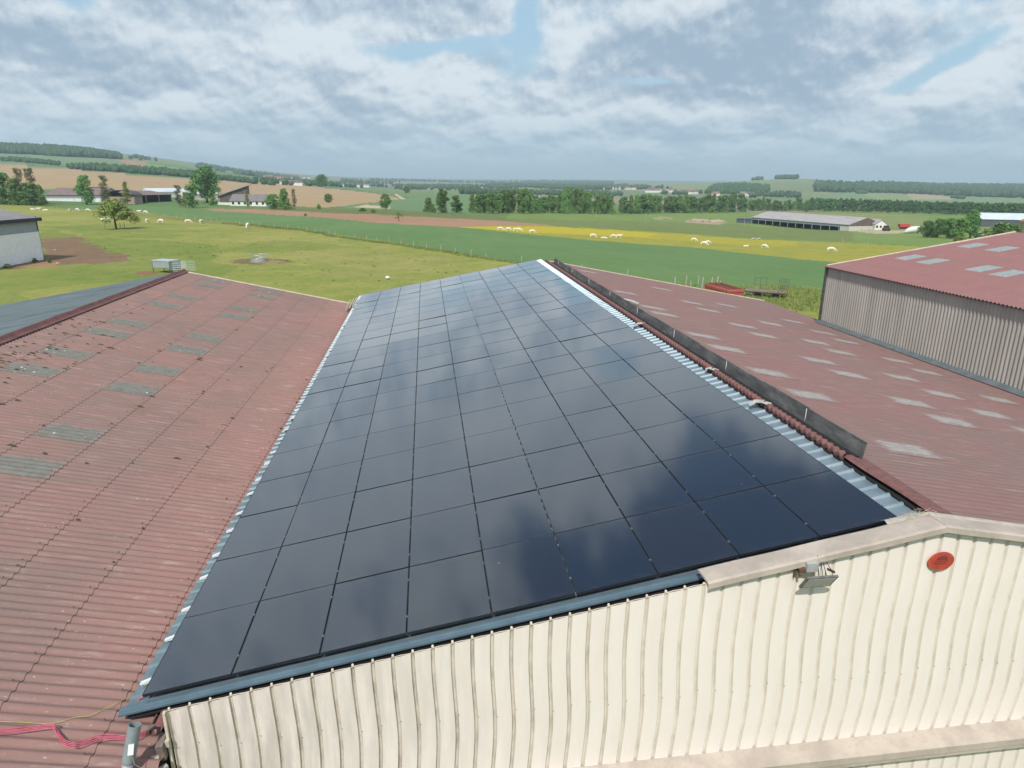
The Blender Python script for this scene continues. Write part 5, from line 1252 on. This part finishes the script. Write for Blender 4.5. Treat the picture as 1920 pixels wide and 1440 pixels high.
# ---------------------------------------------------------------- red wagon body and rusty hay rack
pA = at(1319, 563); pB = at(1360, 578)
dirv = (pB - pA); L1 = 3.3; an = math.atan2(dirv.y, dirv.x)
wg = empty('wagon_body', (pA + pB) / 2 + Vector((.0, .0, 0)), an, 'red ribbed steel wagon body set down behind the middle barn roof', 'wagon body')
M['wagon'] = simple('faded_red_paint', (.42, .10, .075), (.30, .07, .055), 5, .55, dirt=(.2, .09, .06), dirt_scale=4, dirt_amt=.5)
L1 = (pB - pA).length; W1 = 1.9; H1 = 1.15; ZS = 1.6
def ribbed(x0, y0, x1, y1, nrm):
    mb = MB(); prof = [(0, 0), (.16, 0), (.20, .05), (.34, .05), (.38, 0), (.54, 0), (.58, .05), (.72, .05), (.76, 0), (.92, 0), (.96, .06), (1.08, .06), (H1, .0)]
    mb.strip([[(x0 + nrm[0] * d, y0 + nrm[1] * d, z * ZS + .1) for z, d in prof], [(x1 + nrm[0] * d, y1 + nrm[1] * d, z * ZS + .1) for z, d in prof]]); mb.strip([[(x0 - nrm[0] * .02, y0 - nrm[1] * .02, z * ZS + .1) for z, d in prof][::-1], [(x1 - nrm[0] * .02, y1 - nrm[1] * .02, z * ZS + .1) for z, d in prof][::-1]]); return mb
for (a, b, c, d, n_) in ((-L1 / 2, 0, L1 / 2, 0, (0, -1)), (L1 / 2, 0, L1 / 2, W1, (1, 0)), (L1 / 2, W1, -L1 / 2, W1, (0, 1)), (-L1 / 2, W1, -L1 / 2, 0, (-1, 0))): ribbed(a, b, c, d, n_).build('side_panel', M['wagon'], wg)
mb = MB(); mb.box((0, W1 / 2, .5), (L1, W1, .06)); mb.box((0, W1 / 2, 1.62), (L1 - .1, W1 - .1, .04)); mb.build('load_floor', M['wagon'], wg)
for y_ in (W1 * .33, W1 * .66): mb = MB(); mb.box((0, y_, 1.90), (L1 - .1, .12, .06)); mb.build('top_rail', M['rust'], wg)
p = at(1400, 556); q_ = at(1475, 562); an = math.atan2(q_.y - p.y, q_.x - p.x); L2 = (q_ - p).length
rk = empty('hay_rack', p, an, 'rusty flat hay rack trailer with upright end frame in the long grass', 'trailer')
mb = MB(); mb.box((L2 * .45, .5, .72), (L2 * 1.05, 1.9, .09)); mb.build('bed', simple('grey_rusty_bed', (.24, .20, .17), (.13, .09, .07), 5, .85), rk)
mb = MB()
for y_ in (-.35, 1.35): mb.box((L2 * .45, y_, .62), (L2, .1, .14))
mb.build('chassis', M['rust'], rk)
for x0, x1, y_, hh in ((L2 * .78, L2 * .97, -.4, 2.1), (L2 * .78, L2 * .97, 1.4, 2.1), (L2 * .12, L2 * .42, 1.4, 2.1)):
    mb = MB()
    for x in (x0, (x0 + x1) / 2, x1): mb.tube([(x, y_, .6), (x, y_, hh)], .02, 5)
    for z in (1.3, hh): mb.tube([(x0, y_, z), (x1, y_, z)], .016, 5)
    mb.build('side_frame', M['rust'], rk)
for x in (L2 * .25, L2 * .7):
    for y_ in (-.45, 1.45): mb = MB(); mb.tube([(x, y_ - .08, .33), (x, y_ + .08, .33)], .33, 14); mb.build('wheel', M['black_plastic'], rk)
# tall rank grass round the wagon and along fences
def tufts(name, pts, n, spread, h, mat, label, seed):
    r = np.random.default_rng(seed); P0 = [at(*p) for p in pts]; mb = MB()
    for _ in range(n):
        i = r.integers(0, len(P0)); j = min(i + 1, len(P0) - 1); u = r.random(); c = P0[i].lerp(P0[j], u); x = c.x + r.normal() * spread; y = c.y + r.normal() * spread; z = float(gz(x, y))
        for _k in range(7):
            a = r.random() * 2 * PI; hh = h * (.5 + r.random() * .7); s = .03 + .04 * r.random(); lx = math.cos(a) * hh * .35; ly = math.sin(a) * hh * .35
            n0 = len(mb.v); ox, oy = r.normal() * .15, r.normal() * .15; mb.v += [(x + ox - s * math.sin(a), y + oy + s * math.cos(a), z - .02), (x + ox + s * math.sin(a), y + oy - s * math.cos(a), z - .02), (x + ox + lx, y + oy + ly, z + hh)]; mb.f.append((n0, n0 + 1, n0 + 2))
    return tag(mb.build(name, mat), label, 'grass', kind='stuff')
M['tuft'] = leaf_mat('rank_grass', (.17, .22, .06), (.28, .31, .10))
tufts('tall_grass', [(1250, 538), (1300, 548), (1390, 565), (1450, 568), (1500, 575), (1530, 560), (1500, 545), (1440, 548)], 2600, 1.9, .38, M['tuft'], 'rank tall grass round the red wagon body and the hay rack', 21)
tufts('fence_grass', POSTS[14:] + [(1230, 534)], 1800, .35, .42, M['tuft'], 'line of longer grass under the pasture fence', 22)
tufts('pasture_tufts', [(100, 520), (300, 440), (600, 460), (560, 520), (760, 520), (420, 480), (650, 500), (850, 500), (240, 470), (380, 450)], 150, 12, .16, leaf_mat('dark_tussock', (.05, .085, .02), (.10, .14, .03)), 'darker tussocks scattered over the grazed pasture', 23)
for px, py, wp, lab in ((66, 492, 14, 'green weeds at the foot of the grey shed wall'), (80, 487, 12, 'weeds with pale stones at the corner of the grey shed'), (93, 493, 10, 'small weed clump right of the grey shed corner'), (15, 503, 22, 'long weeds under the left end of the grey shed wall')): tree('bush', px, py, 8, lab, 'weeds', wpx=wp, parts=False, name='weeds')
for px, py, lab in ((103, 469, 'small pale stone lying on the brown earth'), (108, 494, 'larger pale stone right of the shed corner')):
    bm = bmesh.new(); bmesh.ops.create_icosphere(bm, subdivisions=2, radius=.22)
    for v in bm.verts: v.co *= random.uniform(.85, 1.15); v.co.z *= .6
    me = bpy.data.meshes.new('stone'); bm.to_mesh(me); bm.free(); o = link('stone', me, None, M['concrete']); o.location = at(px, py); tag(o, lab, 'stone')

# ---------------------------------------------------------------- far buildings
def frame_of(p0, p1):
    P0, P1 = at(*p0), at(*p1); d = P1 - P0; an = math.atan2(d.y, d.x); L = math.hypot(d.x, d.y); return P0, P1, an, L
def barn(p0, p1, depth_, eave, ridge, walls, roofm, label, roof='gable', open_front=0, ridge_along=True, name='barn', over=.4, windows=0, parts_extra=None):
    """front wall between two ground pixels; local x along it, y away"""
    P0, P1, an, L = frame_of(p0, p1); zmin = min(P0.z, P1.z); rt = empty(name, (P0.x, P0.y, zmin), an, label, 'building')
    W_ = depth_; mb = MB(); e, r = eave, ridge
    if not open_front: mb.box((L / 2, .1, e / 2 - .5), (L, .2, e + 1)); 
    mb.box((L / 2, W_, e / 2 - .5), (L, .2, e + 1)); fix_normals(mb.build('wall', walls, rt)) if not open_front else mb.build('wall', walls, rt)
    for x in (0, L):
        m2 = MB()
        if roof == 'gable' and ridge_along: m2.prism([(0, -1), (W_, -1), (W_, e), (W_ / 2, r), (0, e)], x - .1, x + .1, 'x')
        elif roof == 'mono': m2.prism([(0, -1), (W_, -1), (W_, r), (0, e)], x - .1, x + .1, 'x')
        else: m2.prism([(0, -1), (W_, -1), (W_, e), (0, e)], x - .1, x + .1, 'x')
        m2.build('wall', walls, rt)
    mr = MB(); o_ = over; tk = .16
    if roof == 'gable' and ridge_along:
        k = (r - e) / (W_ / 2)
        mr.prism([(-o_, e - k * o_), (W_ / 2, r), (W_ + o_, e - k * o_), (W_ + o_, e - k * o_ + tk), (W_ / 2, r + tk), (-o_, e - k * o_ + tk)], -o_, L + o_, 'x')
    elif roof == 'mono': mr.prism([(-o_, e), (W_ + o_, r), (W_ + o_, r + tk), (-o_, e + tk)], -o_, L + o_, 'x')
    elif roof == 'gable':
        k = (r - e) / (L / 2); mr.prism([(-o_, e - k * o_), (L / 2, r), (L + o_, e - k * o_), (L + o_, e - k * o_ + tk), (L / 2, r + tk), (-o_, e - k * o_ + tk)], -o_, W_ + o_, 'y')
        for y in (.1, W_ - .1): m3 = MB(); m3.prism([(0, e), (L, e), (L / 2, r)], y - .08, y + .08, 'y'); m3.build('gable', walls, rt)
    elif roof == 'arch':
        a = [(L / 2 + (L / 2 + o_) * math.cos(t_), e + (r - e) * math.sin(t_)) for t_ in np.linspace(PI, 0, 13)]
        mr.prism(a + [(x, z + tk) for x, z in reversed(a)], -o_, W_ + o_, 'y')
    mr.build('roof', roofm, rt)
    if open_front:
        n = open_front
        for k in range(n + 1):
            m4 = MB(); m4.box((L * k / n, 0, e / 2), (.28, .28, e)); m4.build('post', parts_extra or M['concrete'], rt)
        m5 = MB(); m5.box((L / 2, W_ * .55, e * .5), (L - .3, .1, e)); m5.build('inner_shade_panel', M['void'], rt)  # black panel stands for the shade inside the open front
    for k in range(windows):
        x = L * (k + .5) / windows; m6 = MB(); m6.box((x, -.02, e * .55), (1.1, .06, 1.2)); m6.build('window', M['void'], rt)
    return rt, L
M['purple_roof'] = simple('purplish_brown_roof', (.22, .155, .145), (.17, .12, .115), .6, .8)
M['dark_roof'] = simple('dark_grey_roof', (.11, .10, .105), (.075, .07, .075), .6, .8)
M['grey_roof'] = simple('light_grey_roof', (.40, .37, .37), (.33, .31, .31), .5, .8, stretch=(.25, 1, 1), dirt=(.22, .2, .2), dirt_scale=1.1, dirt_amt=.5)
M['slate_roof'] = simple('grey_tile_roof', (.20, .185, .185), (.15, .14, .145), 1, .8)
M['pale_wall'] = simple('pale_wall', (.60, .58, .52), (.5, .48, .43), .6, .85)
M['white_wall'] = simple('white_wall', (.80, .79, .76), (.7, .69, .66), .6, .85)
M['pink_wall'] = simple('pinkish_block_wall', (.42, .31, .25), (.34, .25, .2), .7, .9)
M['bluegrey_wall'] = simple('blue_grey_cladding', (.30, .35, .37), (.25, .30, .33), 1, .7)
M['dark_clad'] = simple('dark_cladding', (.10, .115, .125), (.07, .08, .09), .8, .8)
M['brown_clad'] = simple('brown_boarding', (.16, .12, .10), (.12, .09, .075), .8, .85)
M['blue_roof'] = simple('pale_blue_roof', (.40, .44, .54), (.34, .38, .47), .4, .45, .2)
M['white_roof'] = simple('pale_white_roof', (.60, .66, .70), (.54, .60, .64), .3, .5)
M['tank'] = simple('white_tank', (.78, .76, .72), (.66, .64, .6), 1, .6)
def wallband(rt, L, y, z0, z1, mat, nm='lower_wall'):
    mb = MB(); mb.box((L / 2, y, (z0 + z1) / 2), (L, .08, z1 - z0)); mb.build(nm, mat, rt)
# left farm
r_, L_ = barn((88, 377), (190, 379), 26, 3.6, 7.2, M['bluegrey_wall'], M['purple_roof'], 'long low barn with purplish roof and white lower wall behind the left trees')
wallband(r_, L_, -.03, -.3, 1.9, M['white_wall'])
barn((150, 372), (196, 373), 20, 3.4, 6.6, M['dark_clad'], M['dark_roof'], 'dark roofed shed partly behind the bright green tree', roof='gable', ridge_along=False)
barn((203, 382), (253, 383), 7, 3.8, 7.0, M['pink_wall'], M['dark_roof'], 'shed with curved dark roof and pinkish block wall', roof='arch')
r_, L_ = barn((250, 382), (322, 378), 14, 4.2, 6.2, M['dark_clad'], M['purple_roof'], 'open fronted shed with dark interior and sagging purplish grey roof', open_front=3, roof='mono')
barn((282, 371), (352, 370), 12, 3.6, 5.6, M['white_wall'], M['white_roof'], 'long white building with pale roof left of the big oak')
barn((352, 374), (408, 373), 10, 3.2, 5.4, M['white_wall'], M['white_roof'], 'small white building behind the thin trees', windows=3)
# shed with the steep single slope
P0, P1, an, L = frame_of((410, 383), (466, 383)); rt = empty('barn', P0, an, 'shed with a single bluish roof slope rising to the right and brown gable', 'building')
mb = MB(); mb.prism([(0, -1), (L, -1), (L, 9.4), (0, 3.9)], 0, .2); mb.prism([(0, -1), (L, -1), (L, 9.4), (0, 3.9)], 22, 22.2); mb.build('wall', M['brown_clad'], rt)
mb = MB(); mb.prism([(-1.4, 3.8), (L + 1.6, 9.8), (L + 1.6, 10.1), (-1.4, 4.1)], -1.0, 23); mb.build('roof', M['blue_roof'], rt)
mb = MB(); mb.box((L - .1, 11, 4), (.2, 22, 10)); mb.build('wall', M['brown_clad'], rt)
for k in range(2): mb = MB(); mb.box((.1 + k * .5, -.1, 1.8), (.3, .3, 4.2)); mb.build('post', M['concrete'], rt)
barn((432, 386), (499, 387), 9, 2.6, 5.6, M['white_wall'], M['slate_roof'], 'grey roofed white bungalow in front of the tall thin tree', windows=6, name='house')
barn((407, 384), (434, 385), .6, 1.1, 1.15, M['white_wall'], M['white_wall'], 'low white yard wall left of the bungalow', roof='mono', name='yard_wall', over=.02)
barn((499, 386), (509, 386), 7, 2.8, 4.8, M['white_wall'], M['slate_roof'], 'small white house end right of the bungalow', name='house', ridge_along=False)
# right farm: long open barn
r_, L_ = barn((1409, 419), (1590, 433), 24, 4.0, 7.6, M['dark_clad'], M['grey_roof'], 'very long open fronted barn with light grey roof in the far meadow', open_front=12, parts_extra=M['bluegrey_wall'])
mb = MB(); mb.box((L_ / 2, .05, 3.3), (L_, .1, 1.5)); mb.build('fascia_boarding', M['bluegrey_wall'], r_)
mb = MB(); mb.box((L_ + .15, 12, 1.2), (.12, 24, 4.0)); mb.build('block_wall', M['pale_wall'], r_)
mb = MB(); mb.box((L_ - 3, .0, 1.2), (6, .16, 3.6)); mb.build('block_wall', M['pale_wall'], r_)
mb = MB(); mb.prism([(0, 3.4), (24, 3.4), (24, 4.0), (12, 7.5), (0, 4.0)], L_ + .02, L_ + .3, 'x'); mb.build('gable_boarding', M['brown_clad'], r_)
barn((1640, 431.5), (1661, 431), 14, 3.4, 5.6, M['white_wall'], M['grey_roof'], 'small white walled barn right of the long open barn', ridge_along=False, windows=3)
barn((1381, 417), (1409, 419), 8, 2.6, 2.9, M['dark_clad'], M['dark_clad'], 'low dark lean-to at the left end of the long barn', roof='mono')
barn((1838, 425), (1925, 425), 18, 4.4, 7.6, M['dark_clad'], M['white_roof'], 'shed with pale bluish white roof behind the big tree clump')
barn((1908, 443), (1960, 445), 14, 6.0, 10, M['pink_wall'], simple('orange_tile_roof', (.42, .17, .10), (.34, .13, .08), 2, .85), 'orange roofed house at the right edge beyond the red roof', name='house')
def prop(name, px, py, label, cat, build):
    p = at(px, py); r = empty(name, p, facing(0), label, cat); build(r); return r
def trailer(r):
    mb = MB(); mb.prism([(-2.6, 1.0), (2.6, 1.0), (2.9, 2.7), (-2.9, 2.7)], -1.2, 1.2); mb.build('body', M['wagon_bright'], r)
    mb = MB(); mb.box((0, 0, .85), (5.4, .8, .2)); mb.tube([(2.6, 0, .8), (4.2, 0, .5)], .1, 6); mb.build('chassis', M['rust'], r)
    for x in (-1.2, 1.0):
        for y in (-1.1, 1.1): mb = MB(); mb.tube([(x, y - .2, .55), (x, y + .2, .55)], .55, 12); mb.build('wheel', M['black_plastic'], r)
M['wagon_bright'] = simple('bright_red_paint', (.60, .07, .05), (.5, .05, .04), 3, .5)
prop('trailer', 1694, 429, 'bright red farm trailer in the yard right of the white walled barn', 'trailer', trailer)
def tank(r):
    mb = MB(); mb.tube([(-4.2, 0, .5), (-2.8, 0, 1.3), (-1, 0, 1.8), (2.4, 0, 2.0), (3.6, 0, 1.7)], [.4, 1.1, 1.5, 1.5, 1.2], 16); mb.build('tank', M['tank'], r, True)
    mb = MB(); mb.box((3.0, -.6, 1.3), (2.2, 2.0, 2.4)); mb.build('housing', M['bluegrey_wall'], r)
prop('tank', 1712, 438, 'white rounded tank or covered heap left of the big tree clump', 'tank', tank)
def telehandler(r):
    mb = MB(); mb.box((0, 0, 1.3), (3.2, 1.8, 1.0)); mb.build('body', M['rust'], r)
    mb = MB(); mb.box((.3, 0, 2.2), (1.3, 1.5, 1.0)); mb.build('cab', M['void'], r)
    for x in (-1.1, 1.1):
        for y in (-.9, .9): mb = MB(); mb.tube([(x, y - .2, .6), (x, y + .2, .6)], .6, 12); mb.build('wheel', M['black_plastic'], r)
prop('tractor', 1661, 433, 'dark reddish tractor parked at the corner of the white walled barn', 'tractor', telehandler)
def bin_(c):
    def f(r):
        mb = MB(); mb.prism([(-.8, 0), (.8, 0), (.95, 2.1), (-.95, 2.1)], -.7, .7); mb.build('body', c, r); mb = MB(); mb.box((0, 0, 2.2), (2.0, 1.5, .14)); mb.build('lid', M['white_paint'], r)
    return f
prop('container', 1842, 446, 'white container beside the green one behind the red roof verge', 'container', bin_(M['white_wall']))
prop('container', 1833, 447, 'green container beside the white one behind the red roof verge', 'container', bin_(simple('green_paint', (.03, .16, .08), (.025, .12, .06))))
def heap(px, py, wpx, hpx, mat, label, name='heap'):
    p = at(px, py); bm = bmesh.new(); bmesh.ops.create_icosphere(bm, subdivisions=4, radius=1); s = mpp(p)
    for v in bm.verts:
        f = 1 + .22 * math.sin(v.co.x * 7 + px) * math.sin(v.co.y * 5) + random.uniform(-.06, .06); v.co = Vector((v.co.x * wpx * s / 2 * f, v.co.y * wpx * s / 2.5 * f, v.co.z * hpx * s * f))
    me = bpy.data.meshes.new(name); bm.to_mesh(me); bm.free(); o = link(name, me, None, mat); o.location = p; tag(o, label, 'heap')
heap(1310, 415, 44, 4, M['pink_wall'], 'reddish earth heap in front of the tree row'); heap(1345, 416, 26, 4, simple('sand', (.45, .37, .24), (.36, .29, .18), .5), 'sandy yellow heap left of the long open barn'); heap(1240, 409, 30, 2, simple('straw_heap', (.36, .31, .19)), 'low pale heap left of the reddish earth heap')
# far villages: tiny houses
hm = MB(); hm.box((0, 0, 2.2), (11, 8, 5.4)); hmesh = hm.mesh('house_wall'); hmesh.materials.append(M['white_wall'])
rm = MB(); rm.prism([(-4.4, 4.7), (0, 7.8), (4.4, 4.7)], -5.8, 5.8, 'x'); roofs = []
for c in ((.30, .13, .10), (.13, .12, .13), (.25, .2, .18)):
    me = rm.mesh('house_roof'); me.materials.append(simple('village_roof', c)); roofs.append(me)
def village(pts, grp):
    for (px, py) in pts:
        p = at(px, py); r = empty('house', p, random.uniform(-.5, .5) + facing(0), 'tiny white house in the %s' % grp, 'house', 'houses of the %s' % grp); link('wall', hmesh, r); link('roof', random.choice(roofs), r); s = random.uniform(.8, 1.5); r.scale = (s, s, 1)
def rnd(x0, x1, ya, yb, n): return [(random.uniform(x0, x1), random.uniform(ya, yb)) for _ in range(n)]
village([(533, 346), (553, 347.5), (559, 348), (630, 343), (645, 349), (652, 350), (664, 350.5), (671, 351), (677, 351), (684, 351), (690, 351.5), (752, 353), (755, 353)], 'hamlets beyond the tan field')
village(rnd(500, 580, 333, 340, 12), 'hazy village on the far left slope')
village(rnd(1120, 1190, 352, 356, 16), 'village in the middle of the plain')
village(rnd(1215, 1262, 356, 361, 16) + rnd(1265, 1310, 361, 365, 5) + rnd(1330, 1440, 366, 370, 8), 'village at the foot of the round hill')

# ---------------------------------------------------------------- grey shed, far left
sc_ = at(82, 487); sx_, sy_, sz_ = sc_; dirE = Vector((-math.sin(.115), -math.cos(.115), 0))
sh = empty('farm_shed', sc_, math.atan2(dirE.y, dirE.x), 'shed with ribbed white lower wall and dark roof edge at the left border', 'shed')
# local x runs along the eave towards the camera, local y points to the +X side negative -> interior is local -y... wall at y=0
HS = 6.55; LX = 40
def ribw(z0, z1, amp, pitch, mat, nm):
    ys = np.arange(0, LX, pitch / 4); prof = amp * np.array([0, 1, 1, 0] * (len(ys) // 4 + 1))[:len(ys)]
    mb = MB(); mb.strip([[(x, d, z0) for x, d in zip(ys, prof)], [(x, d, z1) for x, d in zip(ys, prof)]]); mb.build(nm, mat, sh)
ribw(-.4, HS - 2.05, .16, .62, M['shed_white'] if 'shed_white' in M else simple('white_ribbed_sheet', (.92, .94, .95), (.86, .89, .91), 1.2, .4), 'lower_wall')
ribw(HS - 2.1, HS, .03, .38, simple('dull_blue_grey_upper', (.34, .39, .41), (.30, .35, .37), 1.2, .6), 'upper_wall')  # darker blue-grey band along the top of the wall
mb = MB(); mb.prism([(0, -.4), (-20, -.4), (-20, HS), (-10, HS + 1.9), (0, HS)], -.15, .02, 'x'); mb.build('wall', M['bluegrey_wall'], sh)
mb = MB(); mb.box((.1, .06, HS / 2), (.14, .14, HS + .6)); mb.build('corner_trim', M['post_dark'], sh)
mb = MB(); mb.prism([(.45, HS + .12), (-10, HS + 2.1), (-20.4, HS + .12), (-20.4, HS - .02), (-10, HS + 1.95), (.45, HS - .02)], -.6, LX, 'x'); mb.build('roof', simple('grey_purple_roof', (.25, .23, .24), (.2, .185, .19), .8, .7), sh)
mb = MB(); mb.box((LX / 2 - .3, .47, HS - .18), (LX + .6, .14, .52)); mb.build('gutter_fascia', simple('dark_blue_black_edge', (.03, .033, .045), (.045, .045, .055)), sh)

# ---------------------------------------------------------------- haze
mb = MB(); mb.box((CAM[0], CAM[1], (140 - 60) / 2), (26000, 26000, 340)); hz = mb.build('haze', None); tag(hz, kind='stuff')
hm_ = bpy.data.materials.new('haze_air'); hm_.use_nodes = True; nt = hm_.node_tree; nt.nodes.clear(); out = nt.nodes.new('ShaderNodeOutputMaterial'); pv = nt.nodes.new('ShaderNodeVolumePrincipled')
pv.inputs['Density'].default_value = 1.7e-4; pv.inputs['Color'].default_value = (.70, .875, 1, 1); pv.inputs['Anisotropy'].default_value = 0
nt.links.new(pv.outputs[0], out.inputs['Volume']); hz.data.materials.append(hm_)
try: hm_.cycles.homogeneous_volume = True
except Exception: pass
